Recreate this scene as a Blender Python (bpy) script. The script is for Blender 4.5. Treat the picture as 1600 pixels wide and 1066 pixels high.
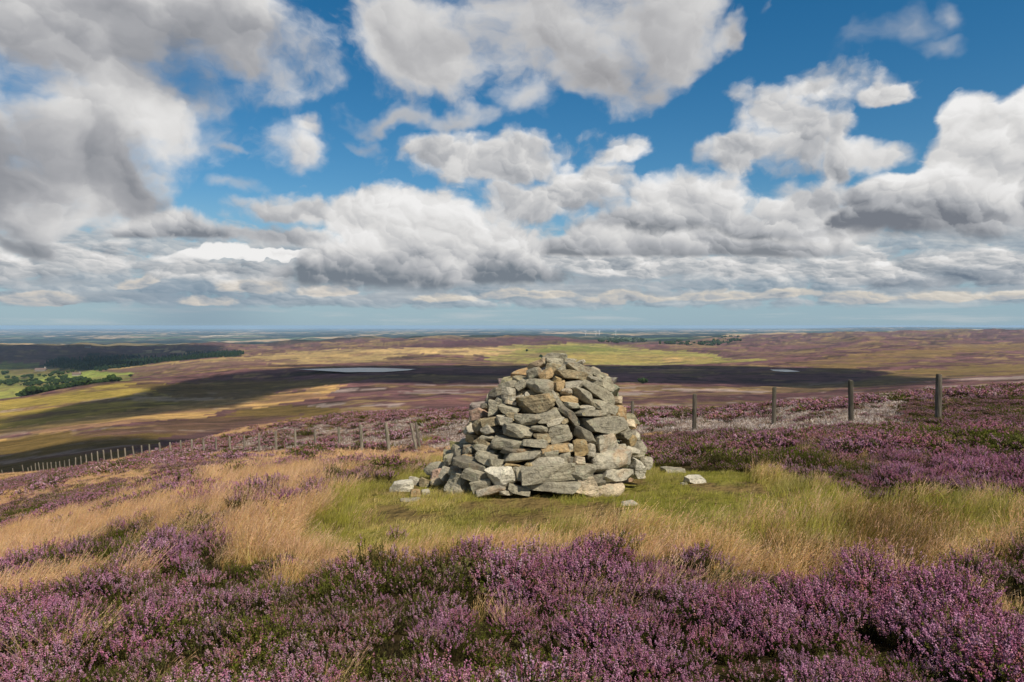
import bpy, bmesh, math, random
import numpy as np
from mathutils import Vector, Matrix, Euler, noise as mnoise

for o in list(bpy.data.objects):
    bpy.data.objects.remove(o)
scene = bpy.context.scene
COL = scene.collection
R = math.radians

# ------------------------------------------------------------------ camera
EYE = 1.72                      # eye height over the ground at the photographer's feet (z = 0)
FOC, HZ = 1100.0, 509.0         # focal length and horizon row, in photo pixels
cam_d = bpy.data.cameras.new('camera')
cam = bpy.data.objects.new('camera', cam_d)
COL.objects.link(cam)
cam.location = (0, 0, EYE)
cam.rotation_euler = (R(90), 0, 0)
cam_d.sensor_width = 36
cam_d.lens = 36 * FOC / 1600
cam_d.shift_y = -(533 - HZ) / 1600
cam_d.clip_start = 0.05
cam_d.clip_end = 200000
scene.camera = cam

# ------------------------------------------------------------------ sun and exposure
SUN_AZ, SUN_EL = 142.0, 48.0    # degrees clockwise from the view direction, degrees up
sun_dir = Vector((math.sin(R(SUN_AZ)) * math.cos(R(SUN_EL)), math.cos(R(SUN_AZ)) * math.cos(R(SUN_EL)), math.sin(R(SUN_EL))))
sun_d = bpy.data.lights.new('sun', 'SUN')
sun_d.energy = 5.0
sun_d.angle = R(0.53)
sun_d.color = (1.0, 0.92, 0.79)
sun = bpy.data.objects.new('sun', sun_d)
sun.rotation_euler = sun_dir.to_track_quat('Z', 'Y').to_euler()
sun.location = (0, 0, 50)
COL.objects.link(sun)
scene.view_settings.view_transform = 'Standard'
scene.view_settings.look = 'None'
scene.view_settings.exposure = 0.0
scene.view_settings.gamma = 1.0
scene.view_settings.use_curve_mapping = False
scene.render.engine = 'CYCLES'
cy = scene.cycles
cy.max_bounces = 6
cy.diffuse_bounces = 3
cy.glossy_bounces = 2
cy.transmission_bounces = 3
cy.transparent_max_bounces = 12
cy.volume_bounces = 1
cy.use_denoising = True
cy.denoiser = 'OPENIMAGEDENOISE'
cy.denoising_input_passes = 'RGB_ALBEDO_NORMAL'
cy.denoising_prefilter = 'ACCURATE'
cy.use_adaptive_sampling = False
cy.sample_clamp_indirect = 6.0


# ------------------------------------------------------------------ node helper
class G:
    """Small expression builder over a node tree."""
    def __init__(self, nt):
        self.nt = nt

    def node(self, typ, **kw):
        n = self.nt.nodes.new(typ)
        for k, v in kw.items():
            setattr(n, k, v)
        return n

    def put(self, sock, v):
        if isinstance(v, E):
            self.nt.links.new(v.s, sock)
        elif v is not None:
            if hasattr(v, '__len__') and len(v) == 3 and len(sock.default_value) == 4:
                v = (*v, 1.0)
            sock.default_value = v

    def m(self, op, a, b=None, c=None, clamp=False):
        n = self.node('ShaderNodeMath', operation=op, use_clamp=clamp)
        for i, v in enumerate((a, b, c)):
            if v is not None:
                self.put(n.inputs[i], v)
        return E(self, n.outputs[0])

    def vm(self, op, a, b=None, c=None, scale=None):
        n = self.node('ShaderNodeVectorMath', operation=op)
        for i, v in enumerate((a, b, c)):
            if v is not None:
                self.put(n.inputs[i], v)
        if scale is not None:
            self.put(n.inputs['Scale'], scale)
        return E(self, n.outputs['Value' if op in ('LENGTH', 'DOT_PRODUCT', 'DISTANCE') else 'Vector'])

    def xyz(self, x, y, z):
        n = self.node('ShaderNodeCombineXYZ')
        for i, v in enumerate((x, y, z)):
            self.put(n.inputs[i], v)
        return E(self, n.outputs[0])

    def split(self, v):
        n = self.node('ShaderNodeSeparateXYZ')
        self.put(n.inputs[0], v)
        return [E(self, o) for o in n.outputs]

    def noise(self, v, scale=1.0, detail=4.0, rough=0.5, lac=2.0, dist=0.0, color=False, dims='3D'):
        n = self.node('ShaderNodeTexNoise', noise_dimensions=dims)
        self.put(n.inputs['Vector'], v)
        for k, x in (('Scale', scale), ('Detail', detail), ('Roughness', rough), ('Lacunarity', lac), ('Distortion', dist)):
            self.put(n.inputs[k], x)
        return E(self, n.outputs[1 if color else 0])

    def voro(self, v, scale=1.0, detail=0.0, rough=0.5, lac=2.0, feature='F1', out='Distance', smooth=None, rand=1.0, dims='3D'):
        n = self.node('ShaderNodeTexVoronoi', feature=feature, voronoi_dimensions=dims)
        self.put(n.inputs['Vector'], v)
        for k, x in (('Scale', scale), ('Detail', detail), ('Roughness', rough), ('Lacunarity', lac), ('Randomness', rand)):
            if k in n.inputs:
                self.put(n.inputs[k], x)
        if smooth is not None:
            n.inputs['Smoothness'].default_value = smooth
        return E(self, n.outputs[out])

    def step(self, x, a, b, lo=0.0, hi=1.0, kind='SMOOTHSTEP'):
        n = self.node('ShaderNodeMapRange', interpolation_type=kind)
        self.put(n.inputs['Value'], x)
        for k, v in (('From Min', a), ('From Max', b), ('To Min', lo), ('To Max', hi)):
            self.put(n.inputs[k], v)
        return E(self, n.outputs[0])

    def mix(self, f, a, b, blend='MIX'):
        n = self.node('ShaderNodeMix', data_type='RGBA', blend_type=blend)
        self.put(n.inputs[0], f)
        self.put(n.inputs[6], a)
        self.put(n.inputs[7], b)
        return E(self, n.outputs[2])

    def ramp(self, f, stops, kind='LINEAR'):
        n = self.node('ShaderNodeValToRGB')
        cr = n.color_ramp
        cr.interpolation = kind
        while len(cr.elements) < len(stops):
            cr.elements.new(0.5)
        for e, (p, c) in zip(cr.elements, stops):
            e.position = p
            e.color = (*c, 1.0) if len(c) == 3 else c
        self.put(n.inputs[0], f)
        return E(self, n.outputs[0])

    def attr(self, name, color=False):
        n = self.node('ShaderNodeAttribute', attribute_name=name)
        return E(self, n.outputs['Color' if color else 'Fac'])

    def val(self, v):
        n = self.node('ShaderNodeValue')
        n.outputs[0].default_value = v
        return E(self, n.outputs[0])


class E:
    def __init__(self, g, s):
        self.g, self.s = g, s
    def __add__(a, b): return a.g.m('ADD', a, b)
    __radd__ = __add__
    def __sub__(a, b): return a.g.m('SUBTRACT', a, b)
    def __rsub__(a, b): return a.g.m('SUBTRACT', b, a)
    def __mul__(a, b): return a.g.m('MULTIPLY', a, b)
    __rmul__ = __mul__
    def __truediv__(a, b): return a.g.m('DIVIDE', a, b)
    def max(a, b): return a.g.m('MAXIMUM', a, b)
    def min(a, b): return a.g.m('MINIMUM', a, b)
    def clamp(a): return a.g.m('ADD', a, 0.0, clamp=True)


def hexc(r, g_, b):
    """sRGB 0-255 to linear"""
    f = lambda v: v / 255 / 12.92 if v / 255 <= 0.04045 else ((v / 255 + 0.055) / 1.055) ** 2.4
    return (f(r), f(g_), f(b))

# ------------------------------------------------------------------ sky and clouds (world)
world = bpy.data.worlds.new('World')
scene.world = world
world.use_nodes = True
world.cycles.sampling_method = 'MANUAL'
world.cycles.sample_map_resolution = 512
wt = world.node_tree
wt.nodes.clear()
g = G(wt)
SKY_STR = 0.1


def build_sky():
    K = 1.0 / SKY_STR
    tc = g.node('ShaderNodeTexCoord')
    d = E(g, tc.outputs['Generated'])
    dx, dy, dz = g.split(d)
    hyp = g.m('SQRT', dx * dx + dy * dy).max(0.02)
    az = g.m('ARCTAN2', dx, dy)
    t = dz / hyp                                   # tangent of the elevation

    sky = g.node('ShaderNodeTexSky', sky_type='NISHITA')
    sky.sun_disc = False
    sky.sun_elevation = R(SUN_EL)
    sky.sun_rotation = R(SUN_AZ)
    sky.altitude = 400
    sky.air_density = 1.0
    sky.dust_density = 0.6
    sky.ozone_density = 2.0
    hs = g.node('ShaderNodeHueSaturation')
    hs.inputs['Saturation'].default_value = 1.42
    hs.inputs['Hue'].default_value = 0.493
    hs.inputs['Value'].default_value = 0.92
    wt.links.new(sky.outputs[0], hs.inputs['Color'])
    base = E(g, hs.outputs[0])
    # pale moist air low down
    low = g.step(t, 0.015, 0.20, 1.0, 0.0)
    c = g.mix(low * 0.85, base, [K * v for v in hexc(146, 176, 193)])

    def P(px, py):
        a = math.atan((px - 800) / FOC)
        return a, (HZ - py) / FOC * math.cos(a)

    att = g.xyz(az, t, t)
    tq = dz / dy.max(hyp * 0.3)                      # height measured along a straight cloud base
    # cloud noise in three grades of distance; each: (outline, relief, plain noise, warped position)
    def grade(scale, seed, squash, puff=1.0, wisp=1.25, wob=0.5):
        p = g.vm('MULTIPLY_ADD', g.xyz(az, t, 0.0), (scale, scale * squash, 0.0), (seed, seed * 1.7, 0.0))
        wv = g.noise(p, 1.3, 5, 0.58, color=True, dims='2D')
        pw = g.vm('MULTIPLY_ADD', wv, (0.40, 0.36, 0.0), p)
        n = g.noise(pw, 1.9, 9, 0.60, dims='2D')
        lowf = g.noise(g.vm('ADD', pw, (0.10, 0.16, 0.0)), 1.9, 2, 0.5, dims='2D')
        hi = g.noise(pw, 9.0, 4, 0.6, color=True, dims='2D')
        pv = g.vm('MULTIPLY_ADD', hi, (0.10, 0.10, 0.0), pw)
        ns = g.noise(pw, 1.9, 3, 0.5, dims='2D')
        b, rel = None, (ns - lowf) * 1.25 + (n - ns) * 0.25
        for sc, wt_, sm in ((2.1, 0.5, 0.7), (4.7, 0.34, 0.6), (10.5, 0.20, 0.5)):
            vn = g.node('ShaderNodeTexVoronoi', feature='SMOOTH_F1', voronoi_dimensions='2D')
            g.put(vn.inputs['Vector'], pv)
            vn.inputs['Scale'].default_value = sc
            vn.inputs['Smoothness'].default_value = sm
            dist, pos = E(g, vn.outputs['Distance']), E(g, vn.outputs['Position'])
            q = (0.38 - dist) * wt_
            b = q if b is None else b + q
            rel = rel + g.vm('DOT_PRODUCT', g.vm('SUBTRACT', pv, pos), (0.9 * sc * wt_ * puff, 1.25 * sc * wt_ * puff, 0.0))
        w = g.vm('SUBTRACT', wv, (0.5, 0.5, 0.5))
        wx, wy, _ = g.split(w)
        at = g.vm('MULTIPLY_ADD', g.xyz(wx, wy, wy), (wob / scale, wob / scale / squash, wob / scale / squash), att)
        return (n - 0.5) * wisp + b * 1.2 * puff, rel, ns, at

    near = grade(3.0, 3.7, 1.15, 0.6, 1.5, 0.6)
    mid = grade(5.0, 11.3, 1.2, 1.25, 1.15, 0.42)
    far = grade(9.5, 23.1, 2.3, 1.0, 1.3, 0.4)

    def field(blobs, at):
        f = None
        for (px, py, rx, up, dn) in blobs:
            a, e = P(px, py)
            k = math.cos(a)
            kx, iu, idn = FOC / rx, FOC / up / k, FOC / dn / k
            kx = kx / (k * k)
            q = g.vm('MULTIPLY_ADD', at, (kx, iu, -idn), (-a * kx, -e * iu, e * idn))
            q = g.vm('LENGTH', g.vm('MAXIMUM', q, (-1e6, 0.0, 0.0)))
            f = q if f is None else g.m('SMOOTH_MIN', f, q, 0.25)
        return 1.0 - f

    WH, GR, DK = hexc(240, 239, 238), hexc(176, 178, 182), hexc(124, 130, 139)

    def cloud(c, blobs, grd, amp=0.85, soft=0.35, base_y=None, top_y=None, relief=0.55, bright=0.55, lift=0.5,
              opac=1.0, wh=WH, gr=GR, dk=DK, bias=0.0, core=0.16, flat=0.0, mott=0.30, hold=0.0):
        nn, rel, n, at = grd
        if hold:                                   # a firmer outline, less torn by the wind
            at = g.vm('ADD', g.vm('SCALE', at, scale=1 - hold), g.vm('SCALE', att, scale=hold))
        f = field(blobs, at)
        if base_y is not None:                     # 0 at the flat base, 1 at the crown
            e0, e1 = (HZ - base_y) / FOC, (HZ - top_y) / FOC
            h = g.m('MULTIPLY_ADD', tq, 1.0 / (e1 - e0), -e0 / (e1 - e0))
        else:
            h = g.val(0.5)
        dens = f + nn * amp + bias
        if flat:
            dens = dens + g.step(h, 0.0, 0.55, 0.45, 0.0)
        al = g.step(dens, 0.0, soft * 1.25) * opac
        s = (h - 0.5) * lift + rel * (relief * 0.62) + (bright * 0.8 + 0.30) + (n - 0.5) * mott - g.step(dens, 0.10, 0.95) * core
        if flat:
            al = al * g.step(h + nn * 0.09, -0.05, 0.07)
            s = s + g.step(h + rel * 0.08, 0.0, 0.48, -flat, 0.0)       # the shaded underside
        col = g.ramp(s, [(0.0, [K * v for v in dk]), (0.36, [K * v for v in gr]), (0.72, [K * v * 0.80 for v in wh]), (1.0, [K * v for v in wh])])
        return g.mix(al, c, col)

    # thin grey sheet low down, then bands of far cumulus
    nn, rel, n, _ = far
    band = g.step(t, 0.014, 0.034) * g.step(t, 0.10, 0.17, 1.0, 0.0)
    al = g.step(nn * 0.9 + band * 0.75 - 0.22, 0.0, 0.4) * band
    s = rel * 0.38 + g.step(t, 0.02, 0.12, 0.34, 0.54) + (n - 0.5) * 0.4
    colr = g.ramp(s, [(0.0, [K * v for v in hexc(116, 136, 153)]), (0.42, [K * v for v in hexc(160, 172, 182)]),
                      (0.78, [K * v for v in hexc(203, 206, 207)]), (1.0, [K * v for v in hexc(232, 228, 221)])])
    c = g.mix(al, c, colr)
    # streaky veil between
    pv = g.xyz(az * 3.0, t * 34.0, 5.5)
    st = g.noise(pv, 1.6, 6, 0.55)
    vb = g.step(t, 0.022, 0.045) * g.step(t, 0.075, 0.14, 1.0, 0.0)
    c = g.mix(g.step(st, 0.44, 0.62) * vb * 0.75, c, g.ramp(st, [(0.4, [K * v for v in hexc(198, 203, 205)]), (0.7, [K * v for v in hexc(140, 152, 164)])]))
    hzn = g.noise(g.xyz(az * 5.0, t * 60.0, 2.5), 1.3, 6, 0.6)
    hzc = g.step(hzn, 0.50, 0.72) * g.step(t, -0.004, 0.006) * g.step(t, 0.022, 0.045, 1.0, 0.0)
    c = g.mix(hzc * 0.6, c, [K * v for v in hexc(188, 196, 200)])
    # rain curtain
    rx_ = g.m('MULTIPLY_ADD', az, 1.0, -P(315, 480)[0])
    rain = g.step(g.m('ABSOLUTE', g.m('MULTIPLY_ADD', t, 0.25, rx_)), 0.0, 0.14, 1.0, 0.0) * g.step(t, -0.01, 0.005) * g.step(t, 0.03, 0.09, 1.0, 0.0)
    c = g.mix(rain * 0.5, c, [K * v for v in hexc(126, 147, 166)])

    lg = dict(gr=hexc(172, 177, 182), dk=hexc(120, 132, 145))
    # far rows of small cumulus
    c = cloud(c, [(60, 470, 80, 16, 9), (210, 445, 40, 14, 7), (235, 437, 30, 14, 7), (400, 450, 60, 22, 9), (520, 455, 60, 18, 8), (330, 470, 60, 12, 8)], far, 0.55, 0.3, 470, 425, 0.7, 0.42, 0.25, wh=hexc(228, 222, 214), **lg)
    c = cloud(c, [(690, 465, 60, 10, 7), (820, 462, 100, 12, 7), (970, 468, 80, 14, 7), (1120, 465, 90, 15, 7), (1230, 462, 80, 14, 7), (1340, 468, 80, 16, 8), (1480, 462, 80, 14, 8), (1580, 465, 60, 14, 8)], far, 0.55, 0.3, 475, 450, 0.7, 0.42, 0.25, wh=hexc(228, 222, 212), **lg)
    c = cloud(c, [(1010, 415, 190, 30, 22), (1180, 415, 120, 30, 25), (1360, 420, 190, 30, 28), (1540, 415, 120, 30, 40), (880, 405, 60, 20, 16), (1365, 410, 40, 28, 20), (1560, 400, 40, 18, 14)], far, 0.6, 0.35, 450, 385, 0.8, 0.32, 0.2, **lg)
    c = cloud(c, [(1520, 430, 160, 20, 22), (1400, 440, 90, 12, 14)], far, 0.5, 0.6, 455, 410, 0.5, 0.05, 0.2, opac=0.75, dk=hexc(104, 118, 134), gr=hexc(140, 151, 163))
    c = cloud(c, [(310, 392, 95, 20, 12), (440, 404, 90, 10, 7), (390, 398, 90, 12, 8)], mid, 0.35, 0.15, 410, 370, 0.5, 1.0, 0.2)
    c = cloud(c, [(130, 400, 190, 34, 34), (330, 420, 200, 22, 26), (40, 420, 100, 40, 30)], far, 0.6, 0.5, 450, 380, 0.7, 0.32, 0.2, **lg)
    # small wisps
    c = cloud(c, [(370, 290, 55, 18, 14), (365, 233, 60, 14, 12), (565, 235, 40, 16, 14), (300, 235, 70, 18, 16)], mid, 0.85, 0.9, relief=0.4, bright=0.45, opac=0.6, bias=0.0)
    c = cloud(c, [(1400, 85, 120, 45, 35), (1485, 45, 60, 40, 35), (1400, 10, 70, 25, 25), (1470, 100, 80, 20, 25)], near, 1.0, 1.1, relief=0.4, bright=0.5, opac=0.62, bias=-0.12)
    # middle distance
    c = cloud(c, [(800, 255, 200, 55, 45), (930, 285, 100, 50, 50), (690, 245, 80, 35, 30), (985, 240, 60, 28, 30), (860, 310, 180, 50, 50)], mid, 0.75, 0.45, 350, 205, 0.7, 0.40, 0.32)
    c = cloud(c, [(480, 335, 115, 30, 26), (430, 370, 130, 22, 24), (620, 320, 130, 40, 60)], mid, 0.7, 0.4, 390, 300, 0.6, 0.30, 0.15)
    c = cloud(c, [(258, 354, 80, 40, 34)], mid, 0.5, 0.28, 372, 318, 0.7, 0.50, 0.35, flat=0.35, bias=0.05, hold=0.75)
    c = cloud(c, [(465, 230, 72, 48, 46), (482, 205, 42, 28, 28)], mid, 0.62, 0.6, 265, 190, 0.5, 0.45, 0.2, gr=hexc(185, 186, 192))
    # right: tall tower in front of a grey column
    c = cloud(c, [(1260, 135, 140, 48, 50), (1220, 165, 80, 40, 60), (1380, 145, 60, 30, 22), (1250, 220, 80, 60, 70), (1160, 235, 90, 36, 40), (1310, 245, 34, 65, 60)], mid, 0.7, 0.45, 300, 85, 0.6, 0.38, 0.3)
    c = cloud(c, [(1385, 235, 90, 24, 28)], mid, 0.6, 0.5, 270, 205, 0.4, 0.45, 0.2)
    c = cloud(c, [(1090, 310, 120, 55, 60), (1250, 330, 110, 60, 70), (1000, 360, 110, 40, 30), (1130, 370, 160, 50, 32)], mid, 0.62, 0.33, 398, 255, 0.58, 0.42, 0.40, dk=hexc(128, 133, 140), flat=0.42, hold=0.5)
    c = cloud(c, [(940, 388, 120, 40, 34), (1330, 350, 90, 36, 40), (1050, 388, 160, 34, 34)], mid, 0.58, 0.3, 402, 330, 0.58, 0.50, 0.3, dk=hexc(130, 135, 142), flat=0.42, hold=0.5)
    c = cloud(c, [(570, 340, 75, 48, 60), (680, 345, 130, 60, 70), (780, 385, 75, 48, 50), (650, 415, 180, 50, 70), (750, 405, 120, 50, 60)], mid, 0.52, 0.24, 449, 295, 0.58, 0.50, 0.32, dk=hexc(118, 127, 137), core=0.08, flat=0.46, hold=0.6)
    c = cloud(c, [(1512, 195, 60, 58, 90), (1612, 188, 74, 60, 100), (1530, 265, 130, 85, 95), (1420, 310, 95, 50, 50), (1640, 270, 170, 130, 140), (1500, 345, 200, 50, 75)], mid, 0.46, 0.20, 370, 140, 0.55, 0.58, 0.42, dk=hexc(118, 123, 132), core=0.06, flat=0.50, hold=0.75)
    # overhead sheets, close
    c = cloud(c, [(590, 178, 95, 26, 22), (710, 190, 110, 26, 22), (830, 170, 60, 40, 40)], near, 1.0, 0.7, 210, 150, 0.4, 0.5, 0.2, opac=0.9)
    c = cloud(c, [(690, 70, 150, 150, 95), (850, 60, 190, 160, 100), (1020, 30, 130, 140, 100), (950, 120, 120, 80, 65), (620, 60, 90, 100, 90), (1150, 25, 50, 40, 35)], near, 1.05, 0.5, 200, -40, 0.55, 0.36, 0.32, gr=hexc(182, 182, 184), dk=hexc(142, 142, 146), core=0.34, mott=0.8)
    c = cloud(c, [(40, 340, 110, 60, 45), (60, 385, 80, 30, 30)], near, 0.7, 0.5, 420, 290, 0.6, 0.20, 0.4, dk=hexc(108, 116, 126))
    c = cloud(c, [(120, 60, 330, 190, 150), (330, 50, 175, 170, 105), (120, 210, 150, 120, 120), (20, 250, 150, 130, 110), (-60, 180, 160, 160, 150), (200, 255, 75, 70, 62), (190, 150, 120, 100, 90)], near, 0.95, 0.5, 380, -60, 0.85, 0.42, 0.34, gr=hexc(168, 169, 173), dk=hexc(124, 128, 136), core=0.26, bias=0.12, mott=1.1)
    # the rest of the sky: the same broken cumulus, outside the picture
    el = t
    out = g.step(g.m('ABSOLUTE', az), 0.72, 0.95).max(g.step(t, 0.50, 0.75))
    nn, rel, n, _ = near
    dens = nn * 1.1 + 0.16
    al = g.step(dens, 0.0, 0.45) * g.step(t, 0.02, 0.08) * out
    colr = g.ramp(rel * 0.6 + 0.62, [(0.0, [K * v for v in DK]), (0.45, [K * v for v in GR]), (1.0, [K * v for v in WH])])
    c = g.mix(al, c, colr)

    bg = g.node('ShaderNodeBackground')
    bg.inputs['Strength'].default_value = SKY_STR
    g.put(bg.inputs['Color'], c)
    o = g.node('ShaderNodeOutputWorld')
    wt.links.new(bg.outputs[0], o.inputs['Surface'])


build_sky()

# ------------------------------------------------------------------ tagging helpers
def tag(o, label=None, cat=None, group=None, kind=None):
    for k, v in (('label', label), ('category', cat), ('group', group), ('kind', kind)):
        if v:
            o[k] = v
    return o


def mesh_obj(name, verts, faces, mat=None, parent=None, smooth=False, loc=None):
    me = bpy.data.meshes.new(name)
    me.from_pydata([tuple(v) for v in verts], [], [tuple(f) for f in faces])
    if mat:
        me.materials.append(mat)
    if smooth:
        me.shade_smooth()
    o = bpy.data.objects.new(name, me)
    COL.objects.link(o)
    if parent:
        o.parent = parent
    if loc is not None:
        o.location = loc
    return o


def empty(name, loc, rz=0.0):
    o = bpy.data.objects.new(name, None)
    o.empty_display_size = 0.2
    o.location = loc
    o.rotation_euler = (0, 0, rz)
    COL.objects.link(o)
    return o


def new_mat(name):
    m = bpy.data.materials.new(name)
    m.use_nodes = True
    m.node_tree.nodes.clear()
    gg = G(m.node_tree)
    bs = gg.node('ShaderNodeBsdfPrincipled')
    out = gg.node('ShaderNodeOutputMaterial')
    m.node_tree.links.new(bs.outputs[0], out.inputs['Surface'])
    bs.inputs['Roughness'].default_value = 0.9
    bs.inputs['Specular IOR Level'].default_value = 0.25
    return m, gg, bs


def add_bump(gg, bs, h, strength=0.5, dist=0.01):
    b = gg.node('ShaderNodeBump')
    b.inputs['Strength'].default_value = strength
    b.inputs['Distance'].default_value = dist
    gg.put(b.inputs['Height'], h)
    gg.nt.links.new(b.outputs[0], bs.inputs['Normal'])


# ------------------------------------------------------------------ numpy noise and interpolation
_perm = np.random.RandomState(7).permutation(4096)


def vnoise(x, y, seed=0):
    xi, yi = np.floor(x).astype(np.int64), np.floor(y).astype(np.int64)
    fx, fy = x - xi, y - yi
    fx, fy = fx * fx * fx * (fx * (fx * 6 - 15) + 10), fy * fy * fy * (fy * (fy * 6 - 15) + 10)
    h = lambda a, b: _perm[(_perm[(a + seed * 131) & 4095] + b) & 4095] / 4095.0
    return (h(xi, yi) * (1 - fx) + h(xi + 1, yi) * fx) * (1 - fy) + (h(xi, yi + 1) * (1 - fx) + h(xi + 1, yi + 1) * fx) * fy


def fbm(x, y, oct=4, seed=0, gain=0.5):
    s, a, n = 0.0, 1.0, 0.0
    for k in range(oct):
        s = s + a * vnoise(x * 2.03 ** k + 17.3 * k, y * 2.03 ** k - 9.1 * k, seed + k)
        n += a
        a *= gain
    return s / n


def sstep(a, b, x):
    t = np.clip((x - a) / (b - a), 0, 1)
    return t * t * (3 - 2 * t)


def pchip(xk, yk, x):
    xk, yk = np.asarray(xk, float), np.asarray(yk, float)
    h = np.diff(xk)
    d = np.diff(yk) / h
    m = np.zeros_like(yk)
    for i in range(1, len(xk) - 1):
        if d[i - 1] * d[i] > 0:
            w1, w2 = 2 * h[i] + h[i - 1], h[i] + 2 * h[i - 1]
            m[i] = (w1 + w2) / (w1 / d[i - 1] + w2 / d[i])
    m[0], m[-1] = d[0], d[-1]
    x = np.clip(x, xk[0], xk[-1])
    i = np.clip(np.searchsorted(xk, x) - 1, 0, len(xk) - 2)
    t = (x - xk[i]) / h[i]
    return ((1 + 2 * t) * (1 - t) ** 2 * yk[i] + t * (1 - t) ** 2 * h[i] * m[i] + t * t * (3 - 2 * t) * yk[i + 1] + t * t * (t - 1) * h[i] * m[i + 1])


# ------------------------------------------------------------------ the lie of the land
# sight lines: bearing (as photo column) -> (depth, row where the ground there is seen)
PROFILE = {
    -300: [(4, 1110), (7, 985), (12, 925), (25, 868), (50, 832), (100, 812), (140, 806), (250, 802), (420, 740), (650, 690), (950, 655), (1500, 640), (2200, 604), (3200, 562), (4200, 541.5), (9000, 540), (20000, 524), (40000, 516.5), (64000, 513)],
    0: [(4, 1045), (7, 905), (12, 850), (25, 798), (50, 774), (85, 751), (115, 744), (240, 742), (400, 702), (600, 664), (900, 628), (1200, 624), (1500, 621), (2000, 600), (2600, 580), (3200, 560), (4000, 541.5), (9000, 539), (20000, 524), (40000, 516.5), (64000, 512.5)],
    200: [(4, 1010), (7, 850), (12, 783), (25, 744), (55, 722.5), (75, 716), (260, 713), (420, 674), (700, 632), (1000, 598), (1500, 595.5), (1900, 583), (2300, 570), (3000, 568.5), (3600, 552), (4200, 541.5), (9000, 538.5), (20000, 522.5), (40000, 516), (64000, 513)],
    400: [(4, 988), (7, 811), (12, 745), (25, 722), (44, 708), (60, 684), (85, 666), (450, 664), (700, 626), (1000, 596), (1200, 577), (1800, 570), (2400, 556), (3500, 549), (4500, 539), (9000, 536.5), (20000, 521.5), (40000, 516), (64000, 513.5)],
    600: [(4, 982), (7, 783), (12, 732), (29, 710), (50, 667), (75, 645), (480, 643), (800, 602), (1100, 577), (1400, 568), (2000, 565), (2800, 545.5), (3500, 540), (4500, 530), (9000, 528.5), (20000, 520), (40000, 515.5), (64000, 513.5)],
    800: [(4, 982), (7, 779), (12, 719), (26, 686), (45, 652), (65, 640), (480, 638), (800, 602), (1100, 580), (1400, 569), (2000, 567), (2800, 545), (3500, 537), (4500, 527), (9000, 526.3), (20000, 519), (40000, 515.2), (64000, 513.3)],
    1000: [(4, 982), (7, 779), (12, 713), (27, 676), (42, 651), (60, 639), (480, 637), (800, 602), (1100, 582), (1400, 571.5), (2000, 570), (2800, 549), (3500, 541), (4600, 536), (7000, 530), (11000, 524), (20000, 518.5), (40000, 515), (64000, 513)],
    1200: [(4, 982), (7, 779), (10, 718), (15, 689), (22, 668), (32, 648), (42, 637), (480, 635), (700, 612), (900, 596), (1100, 580), (1400, 570), (2000, 558), (3000, 545), (4500, 531), (6000, 524), (12000, 522), (25000, 516.5), (64000, 512.8)],
    1400: [(4, 982), (7, 777), (10, 710), (14, 682), (18.5, 662), (28, 635), (40, 621), (480, 619), (700, 603), (900, 592), (1200, 575), (1600, 558), (2500, 540), (4000, 526), (5500, 519), (15000, 518.2), (30000, 511.5), (64000, 512)],
    1600: [(4, 982), (7, 775), (10, 708), (14, 675), (18, 652), (28, 624), (45, 609), (480, 607), (800, 588), (1200, 570), (1800, 553), (2600, 540), (4000, 525), (5000, 516.5), (15000, 516), (30000, 512.5), (64000, 512.3)],
    1900: [(4, 980), (7, 772), (10, 703), (14, 668), (18, 643), (30, 613), (50, 599), (480, 597), (900, 572), (1800, 548), (3000, 531), (4500, 514.5), (15000, 514), (30000, 512), (64000, 512)],
}
_pk = np.array(sorted(PROFILE), float)
_LY0, _LY1, _NY = math.log(4.0), math.log(64000.0), 900
_ly = np.linspace(_LY0, _LY1, _NY)
_tab = np.zeros((len(_pk), _NY))
for _i, _k in enumerate(sorted(PROFILE)):
    _a = np.array(PROFILE[_k], float)
    _tab[_i] = pchip(np.log(_a[:, 0]), EYE - _a[:, 0] * (_a[:, 1] - HZ) / FOC, _ly)
# resample the bearings smoothly
_pf = np.linspace(_pk[0], _pk[-1], 441)
_tabf = np.zeros((len(_pf), _NY))
for _j in range(_NY):
    _tabf[:, _j] = pchip(_pk, _tab[:, _j], _pf)


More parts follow.
